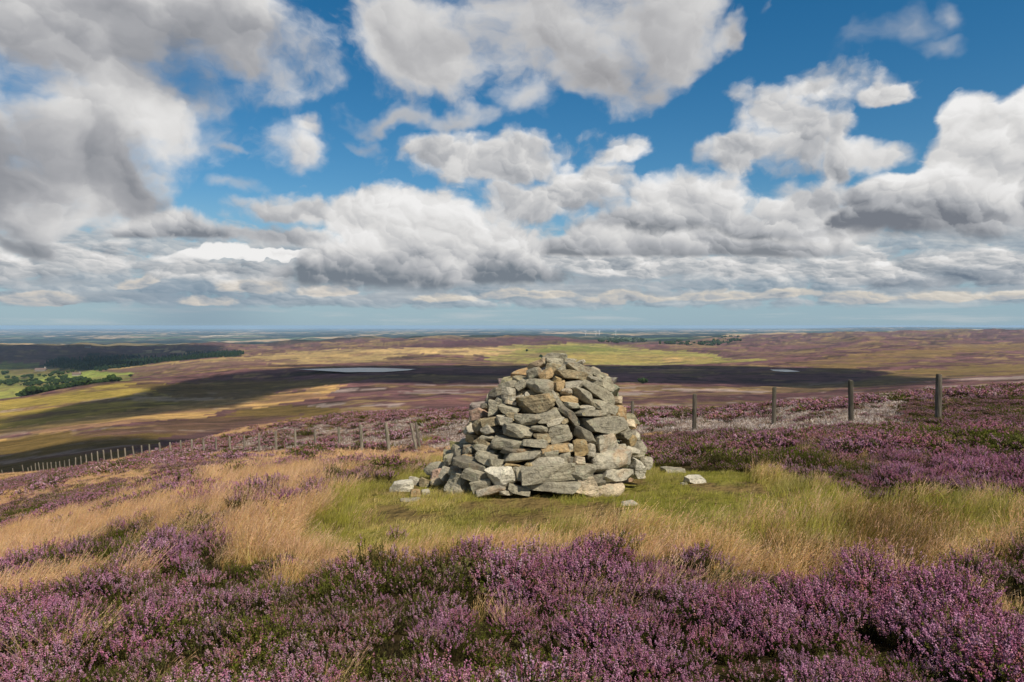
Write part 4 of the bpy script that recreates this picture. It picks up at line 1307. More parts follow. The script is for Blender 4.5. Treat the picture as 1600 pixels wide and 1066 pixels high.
def farm(px, py, wpx, hpx, label, ymin):
    X, Y, Z = ground_at(px, py, ymin, 6000)
    s = Y / FOC
    w, d, h = wpx * s, wpx * s * 0.55, hpx * s * 0.6
    root = empty('farmhouse', (X, Y, Z), 0.3)
    tag(root, label, 'farmhouse', 'distant farms in the left valley')
    a, b, e = w / 2, d / 2, hpx * s
    mesh_obj('wall', [(-a, -b, -1), (a, -b, -1), (a, b, -1), (-a, b, -1), (-a, -b, h), (a, -b, h), (a, b, h), (-a, b, h), (-a, 0, e), (a, 0, e)],
             [(0, 1, 5, 4), (2, 3, 7, 6), (1, 2, 6, 9, 5), (3, 0, 4, 8, 7)], M_LIME, root)
    o = 0.06 * w
    rf = mesh_obj('roof', [(-a - o, -b - o, h - o), (a + o, -b - o, h - o), (a + o, 0, e + .2), (-a - o, 0, e + .2), (a + o, b + o, h - o), (-a - o, b + o, h - o),
                           (-a - o, -b - o, h - o + .4), (a + o, -b - o, h - o + .4), (a + o, 0, e + .6), (-a - o, 0, e + .6), (a + o, b + o, h - o + .4), (-a - o, b + o, h - o + .4)],
                  [(0, 3, 2, 1), (3, 5, 4, 2), (6, 7, 8, 9), (9, 8, 10, 11), (0, 1, 7, 6), (4, 5, 11, 10), (1, 2, 8, 7), (2, 4, 10, 8), (3, 0, 6, 9), (5, 3, 9, 11)], M_SLATE, root)
    c = w * 0.06
    V = [(a * 0.8 + sx * c, sy * c, zz) for zz in (e - c, e + 2.5 * c) for sx, sy in ((-1, -1), (1, -1), (1, 1), (-1, 1))]
    mesh_obj('chimney', V, [(0, 1, 5, 4), (1, 2, 6, 5), (2, 3, 7, 6), (3, 0, 4, 7), (4, 5, 6, 7)], M_LIME, rf)


farm(120, 586.5, 11, 4, 'pale farmhouse beside trees above the green field in the left valley', 1300)
farm(64, 579.5, 14, 4, 'long grey farm building in the shaded fields at far left', 1500)
farm(137, 543.5, 8, 4, 'tiny pale farmhouse on the skyline ridge at far left', 2600)

# ---- wind turbines on the plain
M_TURB, _g, _b = new_mat('turbine_white')
_b.inputs['Base Color'].default_value = (0.85, 0.85, 0.85, 1)
_b.inputs['Roughness'].default_value = 0.4


def turbine_proto():
    root = empty('wind_turbine', (0, 0, 0))
    H = 62.0
    V, F, n = [], [], 12
    for i, (z, r) in enumerate(((-3, 2.3), (H * 0.5, 1.8), (H, 1.2))):
        V += [(r * math.cos(2 * math.pi * k / n), r * math.sin(2 * math.pi * k / n), z) for k in range(n)]
    for i in range(2):
        F += [(i * n + k, i * n + (k + 1) % n, (i + 1) * n + (k + 1) % n, (i + 1) * n + k) for k in range(n)]
    parts = [mesh_obj('tower', V, F, M_TURB, root, smooth=True)]
    V = [(sx, y, H + z) for y, w in ((-4, 1.2), (-2, 1.7), (5, 1.5)) for sx, z in ((-w, 0), (w, 0), (w, 2 * w), (-w, 2 * w))]
    F = [(i * 4 + k, i * 4 + (k + 1) % 4, (i + 1) * 4 + (k + 1) % 4, (i + 1) * 4 + k) for i in range(2) for k in range(4)] + [(3, 2, 1, 0), (8, 9, 10, 11)]
    parts.append(mesh_obj('nacelle', V, F, M_TURB, root))
    for b in range(3):
        a = 2 * math.pi * b / 3 + 0.4
        ca, sa = math.cos(a), math.sin(a)
        prof = ((0, 0.7, 0.7), (5, 2.0, 0.5), (14, 1.5, 0.35), (26, 0.6, 0.15))
        V = []
        for l, w, t in prof:
            for u, v in ((-w, 0), (0, -t), (w, 0), (0, t)):
                V.append((l * sa + u * ca, -4.8 + v, H + 1.4 + l * ca - u * sa))
        F = [(i * 4 + k, i * 4 + (k + 1) % 4, (i + 1) * 4 + (k + 1) % 4, (i + 1) * 4 + k) for i in range(3) for k in range(4)] + [(12, 13, 14, 15)]
        parts.append(mesh_obj('blade', V, F, M_TURB, root))
    return root, parts


tb, tb_parts = turbine_proto()
TURB = [(915, 10500, 0.2, 'leftmost white wind turbine on the far plain right of the cairn top'), (931, 9800, -0.2, 'second white wind turbine from the left on the far plain'),
        (936.5, 10200, 0.5, 'white wind turbine close beside the second one on the far plain'), (962, 10000, 0.1, 'rightmost white wind turbine standing alone on the far plain')]
for k, (px, Y, rz, lab) in enumerate(TURB):
    X = (px - 800) / FOC * Y
    Z = float(terrain(np.array([X]), np.array([float(Y)]))[0])
    r = tb if k == 0 else tb.copy()
    if k:
        COL.objects.link(r)
        for p in tb_parts:
            c = p.copy()
            COL.objects.link(c)
            c.parent = r
    r.location = (X, Y, Z)
    r.rotation_euler = (0, 0, rz)
    tag(r, lab, 'wind turbine', 'wind turbines on the plain')
# ------------------------------------------------------------------ heather, grasses
def leaf_mat(name, trans=0.3, var=0.18, hue=0.0, sat=0.5):
    """colour comes from the plant's own tint attribute, a little different on every plant"""
    m = bpy.data.materials.new(name)
    m.use_nodes = True
    m.node_tree.nodes.clear()
    gg = G(m.node_tree)
    oi = gg.node('ShaderNodeObjectInfo')
    rnd = E(gg, oi.outputs['Random'])
    c = gg.attr('tint', True)
    hs = gg.node('ShaderNodeHueSaturation')
    gg.put(hs.inputs['Color'], c)
    gg.put(hs.inputs['Value'], rnd * (2 * var) + (1 - var))
    gg.put(hs.inputs['Hue'], g_mod(gg, rnd, hue))
    gg.put(hs.inputs['Saturation'], g_mod(gg, rnd, 0.12) + sat)
    col = E(gg, hs.outputs[0])
    d, t, mx, out = gg.node('ShaderNodeBsdfDiffuse'), gg.node('ShaderNodeBsdfTranslucent'), gg.node('ShaderNodeMixShader'), gg.node('ShaderNodeOutputMaterial')
    gg.put(d.inputs['Color'], col)
    gg.put(t.inputs['Color'], col)
    mx.inputs[0].default_value = trans
    m.node_tree.links.new(d.outputs[0], mx.inputs[1])
    m.node_tree.links.new(t.outputs[0], mx.inputs[2])
    m.node_tree.links.new(mx.outputs[0], out.inputs['Surface'])
    return m


def g_mod(gg, rnd, amt):
    # a second random number from the first, centred on 0.5
    r2 = gg.m('FRACT', rnd * 57.31)
    return r2 * (2 * amt) + (0.5 - amt)


M_HEATHER = leaf_mat('heather_plant', 0.25, 0.16, 0.018, 0.41)
M_GRASS = leaf_mat('grass_plant', 0.35, 0.16, 0.012)


class Plant:
    """collects coloured faces as one mesh"""
    def __init__(self):
        self.v, self.f, self.c = [], [], []

    def add(self, verts, faces, cols):
        o = len(self.v)
        self.v += [tuple(x) for x in verts]
        self.f += [tuple(i + o for i in f) for f in faces]
        self.c += [tuple(x) for x in cols]

    def blade(self, pts, w0, w1, c0, c1, side):
        n = len(pts)
        V, C = [], []
        for i, p in enumerate(pts):
            t = i / (n - 1)
            w = (w0 * (1 - t) + w1 * t) / 2
            V += [p - side * w, p + side * w]
            c = tuple(c0[k] * (1 - t) + c1[k] * t for k in range(3))
            C += [c, c]
        self.add(V, [(2 * i, 2 * i + 1, 2 * i + 3, 2 * i + 2) for i in range(n - 1)], C)

    def bell(self, p, r, ax, col):
        a = ax.orthogonal().normalized() * r
        b = ax.cross(a).normalized() * r
        self.add([p + ax * r * 1.3, p + a, p - a * 0.5 + b * 0.87, p - a * 0.5 - b * 0.87], [(0, 1, 2), (0, 2, 3), (0, 3, 1)], [col] * 4)

    def build(self, name, mat):
        me = bpy.data.meshes.new(name)
        me.from_pydata(self.v, [], self.f)
        a = me.attributes.new('tint', 'FLOAT_COLOR', 'POINT')
        a.data.foreach_set('color', np.array([(*c, 1.0) for c in self.c], np.float32).ravel())
        me.materials.append(mat)
        return bpy.data.objects.new(name, me)


prng = random.Random(5)
U = prng.uniform


def mixc(a, b, t):
    return tuple(a[k] * (1 - t) + b[k] * t for k in range(3))


PINKS = [hexc(180, 116, 150), hexc(160, 96, 132), hexc(192, 136, 164), hexc(170, 108, 134), hexc(150, 88, 122)]
DUSK = [hexc(168, 112, 138), hexc(152, 98, 118), hexc(178, 128, 146), hexc(160, 108, 120), hexc(140, 90, 104)]
PALEP = [hexc(186, 142, 158), hexc(174, 130, 142), hexc(194, 156, 164)]
RUSTS = [hexc(150, 98, 88), hexc(168, 116, 104), hexc(140, 92, 76)]
LEAFC = [hexc(66, 70, 28), hexc(84, 84, 34), hexc(54, 56, 26), hexc(96, 80, 44)]
TWIG = [hexc(78, 58, 42), hexc(62, 46, 36)]


def heather_tuft(stems, spread, height, flo, florets, leaves, flor_share, leafsize, palette, rust=0.12):
    P = Plant()
    for s in range(stems):
        a, rr = U(0, 6.283), math.sqrt(U(0, 1))
        h = height * U(0.68, 1.12) * (1 - 0.28 * rr * rr)
        b = Vector((math.cos(a), math.sin(a), 0)) * rr * spread * 0.35
        t = Vector((math.cos(a) * rr * spread + U(-0.02, 0.02), math.sin(a) * rr * spread + U(-0.02, 0.02), h))
        t.x += 0.05 * h
        m = (b + t) / 2 + Vector((U(-0.015, 0.015), U(-0.015, 0.015), 0.04 * h))
        q = lambda u: b * (1 - u) ** 2 + m * 2 * u * (1 - u) + t * u * u
        side = Vector((math.cos(a + 1.5), math.sin(a + 1.5), 0))
        P.blade([q(u) for u in (0, 0.5, 1)], leafsize * 0.5, leafsize * 0.3, prng.choice(TWIG), prng.choice(LEAFC), side)
        blooming = U(0, 1) < flor_share
        top = U(0.70, 0.88) if blooming else 1.02
        for k in range(leaves):
            u = U(0.25, top)
            p = q(u)
            d = Vector((U(-1, 1), U(-1, 1), U(0.2, 1.2))).normalized()
            sd = d.orthogonal().normalized() * leafsize * 0.45
            c = prng.choice(LEAFC)
            if not blooming and u > 0.8:
                c = mixc(c, hexc(128, 132, 48), 0.5)
            L = leafsize * U(1.2, 2.4)
            P.add([p - sd, p + sd, p + d * L], [(0, 1, 2)], [c] * 3)
        if blooming:
            base = prng.choice(palette) if U(0, 1) > rust else prng.choice(RUSTS)
            for k in range(florets):
                u = top + (1.03 - top) * (k + U(0, 1)) / florets
                p = q(min(u, 1.05))
                w = flo * 1.3 * (1.25 - (u - top) / (1.03 - top) * 0.75)
                d = Vector((U(-1, 1), U(-1, 1), U(-0.5, 0.9))).normalized()
                c = mixc(base, prng.choice(palette), U(0, 0.5))
                P.bell(p + d * w, flo * U(0.75, 1.2), d, mixc(c, (c[0] * 1.25, c[1] * 1.35, c[2] * 1.25), U(0, 1)))
    return P


STRAW = [hexc(232, 196, 142), hexc(224, 180, 128), hexc(238, 210, 162), hexc(230, 182, 144)]
GRN = [hexc(168, 164, 74), hexc(184, 174, 90), hexc(150, 152, 64), hexc(196, 180, 106)]


def grass_tuft(n, spread, height, width, base, tip, lean, droop=0.5, segs=4, seeds=0, seedsize=0.004, jit=0.35):
    P = Plant()
    for s in range(n):
        a, rr = U(0, 6.283), math.sqrt(U(0, 1)) * spread
        p = Vector((math.cos(a) * rr, math.sin(a) * rr, -0.02))
        h = height * U(0.55, 1.1)
        d = Vector((lean * U(0.5, 1.4) + U(-jit, jit), U(-jit, jit), 1)).normalized()
        bend = Vector((U(0.3, 1.0) * droop, U(-0.35, 0.35) * droop, -0.25 * droop))
        pts = []
        for i in range(segs + 1):
            t = i / segs
            pts.append(p + d * h * t + bend * h * t * t * 0.7)
        side = Vector((U(-0.4, 0.4), 1, 0)).normalized() if U(0, 1) < 0.4 else Vector((1, U(-0.6, 0.6), 0)).normalized()
        c0, c1 = prng.choice(base), prng.choice(tip)
        stem = seeds and U(0, 1) < 0.6
        P.blade(pts, width * (0.6 if stem else 1.0), width * (0.35 if stem else 0.12), c0, c1, side)
        if stem:
            for k in range(seeds):
                t = U(0.68, 1.0)
                q = p + d * h * t + bend * h * t * t * 0.7
                ax = (d + bend * 1.4 + Vector((U(-0.6, 0.6), U(-0.6, 0.6), U(-0.2, 0.4)))).normalized()
                L = seedsize * U(2, 5) * (1.25 - (t - 0.68) * 1.8)
                sd = ax.orthogonal().normalized() * seedsize * 0.5
                P.add([q - sd, q + sd, q + ax * L], [(0, 1, 2)], [mixc(c1, hexc(196, 158, 132), 0.45)] * 3)
    return P


def dead_tuft(n, spread, height, w):
    P = Plant()
    for s in range(n):
        a, rr = U(0, 6.283), math.sqrt(U(0, 1)) * spread
        p = Vector((math.cos(a) * rr * 0.5, math.sin(a) * rr * 0.5, -0.02))
        d = Vector((math.cos(a) * rr / spread * 0.9 + U(-0.3, 0.3), math.sin(a) * rr / spread * 0.9 + U(-0.3, 0.3), 1)).normalized()
        h = height * U(0.5, 1.1)
        c = prng.choice([hexc(216, 202, 192), hexc(232, 222, 214), hexc(200, 180, 166), hexc(160, 138, 118), hexc(126, 104, 86)])
        side = d.orthogonal().normalized()
        P.blade([p, p + d * h * 0.5 + side * U(-0.03, 0.03), p + d * h], w, w * 0.5, mixc(c, hexc(80, 66, 52), 0.6), c, side)
        for k in range(3):
            q = p + d * h * U(0.35, 0.95)
            e = (d + Vector((U(-0.9, 0.9), U(-0.9, 0.9), U(-0.2, 0.5)))).normalized()
            P.blade([q, q + e * h * U(0.18, 0.42)], w * 0.7, w * 0.35, c, c, e.orthogonal().normalized())
    return P


def family(name, makers, mat):
    c = bpy.data.collections.new(name)
    for k, mk in enumerate(makers):
        c.objects.link(mk().build('%s_plant_%02d' % (name, k), mat))
    return c


PK = PINKS
# close to the camera: florets of 5 mm; farther off coarser
F_NEAR = family('near_heather', [
    (lambda pal=pal, sh=sh, ru=ru: heather_tuft(46, 0.135, 0.19, 0.0038, 13, 20, sh, 0.006, pal, ru))
    for pal, sh, ru in ((PK, .80, .08), (PK, .70, .14), (PK[:3], .74, .08), (PALEP + PK[:2], .68, .18), (PALEP + DUSK[:2], .55, .28), (DUSK, .42, .35), (DUSK, .2, .35), (PK, .04, .1))], M_HEATHER)
F_MID = family('middle_heather', [
    (lambda pal=pal, sh=sh, ru=ru: heather_tuft(40, 0.24, 0.175, 0.0085, 8, 12, sh, 0.014, pal, ru))
    for pal, sh, ru in ((DUSK + PK, .74, .14), (DUSK + PK[:1], .68, .18), (DUSK + PK[:3], .7, .12), (DUSK, .62, .22), (PALEP + DUSK[:2], .55, .28), (DUSK, .42, .3), (DUSK, .2, .3), (DUSK, .04, .1))], M_HEATHER)
F_FAR = family('far_heather', [
    (lambda pal=pal, sh=sh, ru=ru: heather_tuft(34, 0.60, 0.26, 0.028, 6, 8, sh, 0.036, pal, ru))
    for pal, sh, ru in ((DUSK, .75, .15), (DUSK, .66, .2), (PALEP + DUSK[:2], .7, .2), (PALEP, .6, .25), (DUSK, .5, .3), (DUSK, .4, .35), (DUSK, .2, .3), (DUSK, .05, .1))], M_HEATHER)
G_STRAW = family('straw_grass', [
    (lambda k=k: grass_tuft(34, 0.10, U(0.24, 0.36), 0.0034, GRN + STRAW, STRAW, 0.26, 0.5, 4, 9, 0.0042, 0.42)) for k in range(6)], M_GRASS)
G_STRAWF = family('far_straw_grass', [
    (lambda k=k: grass_tuft(34, 0.34, U(0.20, 0.30), 0.013, STRAW + GRN[3:], STRAW, 0.35, 0.5, 3, 3, 0.014)) for k in range(5)], M_GRASS)
G_LONG = family('long_grass', [
    (lambda k=k: grass_tuft(38, 0.10, U(0.11, 0.17), 0.0042, [mixc(a, hexc(130, 132, 54), 0.75 - 0.15 * k) if k < 5 else mixc(a, STRAW[0], 0.4) for a in GRN], [mixc(a, b, 0.08 + 0.14 * k) for a, b in zip(GRN, STRAW)], 0.25, 0.5, 4, 2 if k > 2 else 0, 0.004)) for k in range(6)], M_GRASS)
G_TURF = family('short_turf', [
    (lambda k=k: grass_tuft(46, 0.11, U(0.055, 0.09), 0.0042, [mixc(a, hexc(130, 134, 56), 0.8 - 0.2 * k) for a in GRN], [mixc(a, b, 0.05 + 0.13 * k) for a, b in zip([mixc(q, hexc(138, 140, 62), 0.6 - 0.15 * k) for q in GRN], STRAW)], 0.15, 0.6, 3, 0, 0.004, 0.6)) for k in range(5)], M_GRASS)
SEDG = [hexc(108, 96, 42), hexc(128, 104, 54), hexc(96, 92, 38), hexc(150, 116, 66)]
G_SEDGE = family('brown_sedge', [
    (lambda k=k: grass_tuft(44, 0.13, U(0.20, 0.30), 0.0045, SEDG[:3], SEDG + [STRAW[3]], 0.18, 0.5, 4, 3, 0.004)) for k in range(5)], M_GRASS)
D_DEAD = family('dead_heather', [(lambda k=k: dead_tuft(30, 0.26, U(0.10, 0.17), 0.010)) for k in range(5)], M_HEATHER)
D_DEADF = family('far_dead_heather', [(lambda k=k: dead_tuft(34, 0.5, U(0.07, 0.12), 0.020)) for k in range(5)], M_HEATHER)


def scatter(name, fam, P, rot, scl, idx, label, cat):
    me = bpy.data.meshes.new(name)
    n = len(P)
    me.vertices.add(n)
    me.vertices.foreach_set('co', np.ascontiguousarray(P, np.float32).ravel())
    for nm, typ, key, arr in (('turn', 'FLOAT_VECTOR', 'vector', rot), ('size', 'FLOAT_VECTOR', 'vector', scl), ('pick', 'INT', 'value', idx)):
        a = me.attributes.new(nm, typ, 'POINT')
        a.data.foreach_set(key, np.ascontiguousarray(arr, np.int32 if typ == 'INT' else np.float32).ravel())
    o = bpy.data.objects.new(name, me)
    COL.objects.link(o)
    nt = bpy.data.node_groups.new(name + '_growth', 'GeometryNodeTree')
    nt.interface.new_socket('Geometry', in_out='INPUT', socket_type='NodeSocketGeometry')
    nt.interface.new_socket('Geometry', in_out='OUTPUT', socket_type='NodeSocketGeometry')
    gi, go = nt.nodes.new('NodeGroupInput'), nt.nodes.new('NodeGroupOutput')
    iop, ci = nt.nodes.new('GeometryNodeInstanceOnPoints'), nt.nodes.new('GeometryNodeCollectionInfo')
    ci.inputs['Collection'].default_value = fam
    ci.inputs['Separate Children'].default_value = True
    ci.inputs['Reset Children'].default_value = True
    iop.inputs['Pick Instance'].default_value = True
    nt.links.new(gi.outputs[0], iop.inputs['Points'])
    nt.links.new(ci.outputs[0], iop.inputs['Instance'])
    for nm, typ, sock in (('turn', 'FLOAT_VECTOR', 'Rotation'), ('size', 'FLOAT_VECTOR', 'Scale'), ('pick', 'INT', 'Instance Index')):
        na = nt.nodes.new('GeometryNodeInputNamedAttribute')
        na.data_type = typ
        na.inputs['Name'].default_value = nm
        nt.links.new(na.outputs[0], iop.inputs[sock])
    nt.links.new(iop.outputs[0], go.inputs[0])
    md = o.modifiers.new('growth', 'NODES')
    md.node_group = nt
    tag(o, label, cat, kind='stuff')
    return o


vr = np.random.RandomState(3)


def sample(y0, y1, dens, xpad=1.6):
    """points even per square metre over the strip of hill between two depths"""
    half = 0.80 * y1 + xpad
    n = int(dens * (y1 - y0) * 2 * half)
    x, y = vr.uniform(-half, half, n), vr.uniform(y0, y1, n)
    k = np.abs(x) < 0.80 * y + xpad
    return x[k], y[k]


def slope_limit(x, y):
    px = 800 + FOC * x / np.maximum(y, 0.1)
    return y < np.interp(px, [-300, 0, 200, 400, 600, 1000, 1200, 1600], [165, 140, 105, 100, 90, 80, 60, 65])


BATCH = {}


def put(name, x, y, z, rot, s, idx):
    BATCH.setdefault(name, []).append((np.stack([x, y, z], 1), rot, s, idx))


FOOT = [(X, Y, r) for X, Y, r in ((0.42, 8.15, 1.02),)]


def clear_of_stones(x, y):
    k = ((x - 0.42) / 1.17) ** 2 + ((y - 8.12) / 1.20) ** 2 > 1
    k &= ~((np.abs(x + 1.0) < 0.16) & (np.abs(y - 7.6) < 0.35))
    for o in bpy.data.objects:
        if o.name.startswith('loose_stone'):
            k &= ((x - o.location.x) / (0.46 * o.dimensions.x)) ** 2 + ((y - o.location.y) / (0.46 * max(o.dimensions.y, 0.05))) ** 2 > 1
    return k


def grow():
    # depth rings: (near, far, heather density, grass density)
    rings = [(1.3, 3.2, 95, 120), (3.2, 4.6, 95, 160), (4.6, 6.5, 75, 170), (6.5, 9.5, 60, 150), (9.5, 14, 28, 75), (14, 20, 18, 34), (20, 30, 11, 17), (30, 48, 4.5, 8), (48, 80, 2.6, 4.2), (80, 165, 1.3, 2.0)]
    for (y0, y1, dh, dg) in rings:
        near = y1 <= 9.5
        far = y0 >= 30
        # --- heather
        x, y = sample(y0, y1, dh)
        zo = zone(x, y, 0.2)
        clump = fbm(x * 1.7, y * 1.7, 3, 201)                       # hummocks about half a metre wide
        patch = fbm(x * 0.55 + 9, y * 0.55, 3, 207)                  # drifts of good and poor flowering
        k = ((zo == 1) | ((zo == 2) & (fbm(x * 0.8, y * 0.8, 4, 93) > 0.60) & (vr.rand(x.size) < 0.2))) & (clump > 0.33) & slope_limit(x, y)
        # a few strays out in the grass
        k |= np.isin(zo, (0, 3)) & (vr.rand(x.size) < 0.35) & (fbm(x * 0.8 + 50, y * 0.8, 3, 231) > 0.66) & slope_limit(x, y) & ~((np.abs(x - 1.9) < 0.7) & (y > 6) & (y < 10)) & ~((np.abs(x + 1.2) < 0.6) & (y > 6) & (y < 8.6))
        k &= clear_of_stones(x, y) & ~((np.abs(x + 1.25) < 0.5) & (y > 6.6) & (y < 8.4))
        lowk = (zo == 1) & (clump <= 0.36) & slope_limit(x, y) & clear_of_stones(x, y)
        xl, yl = x[lowk], y[lowk]
        nl = len(xl)
        sl = vr.uniform(0.42, 0.7, nl)
        put('near' if near else ('far' if far else 'mid'), xl, yl, terrain(xl, yl) - 0.01, np.stack([vr.normal(0, 0.2, nl), vr.normal(0, 0.2, nl), vr.uniform(0, 6.283, nl)], 1), np.stack([sl * 1.3, sl * 1.3, sl], 1), vr.choice([4, 5, 6, 7, 7], nl))
        x, y, clump, patch = x[k], y[k], clump[k], patch[k]
        z = terrain(x, y) - 0.01
        n = len(x)
        big = 0.50 + 0.92 * np.clip((clump - 0.33) / 0.40, 0, 1)
        s = big * vr.uniform(0.82, 1.18, n)
        if y0 > 6:
            s *= 0.92
        s = s * np.where((y > 15) & (y < 30), 0.72, 1.0)
        f = patch + vr.normal(0, 0.09, n)
        idx = np.clip(np.interp(f, [0.30, 0.38, 0.44, 0.52, 0.62, 0.74], [7.2, 6.2, 4.8, 3.0, 1.4, 0.1]) + vr.uniform(-1, 1, n), 0, 7).astype(int)
        rot = np.stack([vr.normal(0, 0.12, n), vr.normal(0, 0.12, n), vr.uniform(0, 6.283, n)], 1)
        put('near' if near else ('far' if far else 'mid'), x, y, z, rot, np.stack([s, s, s * vr.uniform(0.85, 1.1, n)], 1), idx)
        # --- grasses
        x, y = sample(y0, y1, dg)
        zo = zone(x, y, 0.2)
        k0 = slope_limit(x, y) & clear_of_stones(x, y)
        wind = lambda n: np.stack([vr.normal(0, 0.16, n), vr.normal(0, 0.16, n), vr.normal(0, 0.85, n)], 1)
        pat = fbm(x * 0.45 + 70, y * 0.45, 3, 241)
        tuss = fbm(x * 1.1 + 20, y * 1.1, 3, 243)
        # straw grass; thin in heather too
        k = k0 & ((zo == 0) | ((zo == 1) & (fbm(x * 0.9 + 5, y * 0.9, 3, 245) > (0.66 if y0 > 6 else 0.69)) & (vr.rand(x.size) < 0.28)) | ((zo == 3) & (tuss > 0.58) & (vr.rand(x.size) < 0.22)))
        if y0 > 14:
            k |= k0 & (zo == 1) & (vr.rand(x.size) < 0.25) & (x < 0)
        xs, ys = x[k], y[k]
        n = len(xs)
        s = (0.40 + 0.8 * fbm(xs * 0.8, ys * 0.8, 3, 247)) * vr.uniform(0.7, 1.2, n) * np.where((xs > 1.2) & (ys > 8), 0.72, 1.0) * np.where((ys > 15) & (ys < 29.5), 0.58, 1.0)
        put('strawf' if y0 >= 14 else 'straw', xs, ys, terrain(xs, ys), wind(n), np.stack([s, s, s], 1), vr.randint(0, 5, n))
        if y0 < 14:
            k = k0 & (zo == 3)
            xs, ys = x[k], y[k]
            n = len(xs)
            s = (0.25 + 1.25 * np.clip((tuss[k] - 0.25) * 2, 0, 1)) * vr.uniform(0.75, 1.2, n)
            ix = np.clip((pat[k] - 0.30) * 14 + vr.normal(0, 1.0, n), 0, 5).astype(int)
            put('long', xs, ys, terrain(xs, ys), wind(n), np.stack([s, s, s], 1), ix)
            # darker brown sedge in patches on the right
            px_, py_ = pix(xs, ys, terrain(xs, ys) + 0.12)
            k = (px_ > 1040) & (px_ < 1500) & (fbm(xs * 0.9 + 33, ys * 0.9, 3, 251) > 0.53) & (vr.rand(n) < 0.7)
            xs, ys = xs[k], ys[k]
            n = len(xs)
            s = vr.uniform(0.75, 1.2, n)
            put('sedge', xs, ys, terrain(xs, ys), wind(n), np.stack([s, s, s], 1), vr.randint(0, 5, n))
            xt, yt = sample(y0, y1, dg * 1.5)
            k = np.isin(zone(xt, yt, 0.2), (3, 4)) & clear_of_stones(xt, yt) & (fbm(xt * 1.4, yt * 1.4, 4, 95) < 0.58 + 0.08 * vr.rand(xt.size))
            xs, ys = xt[k], yt[k]
            n = len(xs)
            s = (0.4 + 0.9 * fbm(xs * 1.5, ys * 1.5, 3, 253)) * vr.uniform(0.8, 1.25, n)
            ix = np.clip((fbm(xs * 0.9 + 11, ys * 0.9, 3, 257) - 0.32) * 14 + vr.normal(0, 0.9, n), 0, 4).astype(int)
            put('turf', xs, ys, terrain(xs, ys), wind(n), np.stack([s, s, s], 1), ix)
        # --- dead heather
        if y0 >= 9:
            x, y = sample(y0, y1, dh * 1.2)
            zo = zone(x, y, 0.2)
            k = (zo == 2) & slope_limit(x, y) & (fbm(x * 0.8, y * 0.8, 4, 93) < 0.60 + 0.1 * vr.rand(x.size))
            x, y = x[k], y[k]
            n = len(x)
            s = vr.uniform(0.7, 1.25, n)
            rot = np.stack([vr.normal(0, 0.2, n), vr.normal(0, 0.2, n), vr.uniform(0, 6.283, n)], 1)
            put('deadf' if far else 'dead', x, y, terrain(x, y) - 0.01, rot, np.stack([s, s, s * 0.9], 1), vr.randint(0, 5, n))
    # tall grass fringes at the cairn's foot
    th = vr.uniform(0, 6.283, 130)
    rr = vr.uniform(1.0, 1.12, 130)
    xs, ys = 0.42 + 1.12 * rr * np.cos(th), 8.12 + 1.15 * rr * np.sin(th)
    s = vr.uniform(0.25, 0.6, 130)
    put('long', xs, ys, terrain(xs, ys), np.stack([vr.normal(0, .1, 130), vr.normal(0, .1, 130), vr.normal(0, .6, 130)], 1), np.stack([s, s, s], 1), vr.randint(0, 6, 130))
    names = {
        'near': (F_NEAR, 'heather', 'purple flowering heather filling the foreground below the grass', 'heather'),
        'mid': (F_MID, 'heather', 'purple heather in drifts beyond the grassy patch, before the fence posts', 'heather'),
        'far': (F_FAR, 'heather', 'purple heather strips far down the left slope and over the crest', 'heather'),
        'straw': (G_STRAW, 'straw_grass', 'tall straw coloured grass leaning right beside the foreground heather', 'grass'),
        'strawf': (G_STRAWF, 'straw_grass', 'pale straw grass covering the far left slope below the fence', 'grass'),
        'long': (G_LONG, 'green_grass', 'longer green and buff grass round the trampled turf', 'grass'),
        'turf': (G_TURF, 'turf', 'short bright green turf close round the cairn', 'turf'),
        'sedge': (G_SEDGE, 'sedge', 'brownish sedge in patches on the grass at right', 'sedge'),
        'dead': (D_DEAD, 'dead_heather', 'bleached grey white dead heather twigs behind the right fence posts', 'dead heather'),
        'deadf': (D_DEADF, 'dead_heather', 'bleached dead heather bank behind the left fence', 'dead heather'),
    }
    tot = 0
    for key, parts in BATCH.items():
        fam, nm, lab, cat = names[key]
        P, Rr, S, I = (np.concatenate([p[i] for p in parts]) for i in range(4))
        if len(P):
            scatter(nm, fam, P, Rr, S, I, lab, cat)
            tot += len(P)
            print('GROW', key, len(P))
    print('GROW total', tot)


grow()
# ------------------------------------------------------------------ rush tussocks beyond the fence
tp = grass_tuft(170, 0.34, 0.42, 0.014, SEDG[:1] + GRN[2:3], [GRN[2], SEDG[2], SEDG[3]], 0.05, 0.35, 3, 0, 0.004, 0.5).build('rush_tussock', M_GRASS)
TUS = [(671, 688, 30, 'largest dark green rush tussock just right of the leaning double post'), (683, 668, 22, 'dark rush tussock a little uphill behind the largest one'),
       (703, 661, 14, 'small rush tussock nearest the cairn on the pale bank'), (517, 672, 15, 'rush tussock on the pale bank behind the left fence, lowest of the scattered ones'),
       (596, 653, 13, 'rush tussock on the upper edge of the pale bank, right of the stake'), (507, 661, 15, 'rush tussock at the left end of the purple strip above the bank'),
       (540, 657, 14, 'small rush tussock on the bank edge just below the pale stake')]
for k, (px, py, w, lab) in enumerate(TUS):
    o = tp if k == 0 else tp.copy()
    COL.objects.link(o)
    X, Y, Z = ground_at(px, py, 15, 300)
    s = w / FOC * Y / 0.85
    o.location = (X, Y, Z)
    o.scale = (s, s, s * 0.75)
    o.rotation_euler = (0, 0, k * 1.3)
    tag(o, lab, 'tussock', 'rush tussocks on the pale bank')

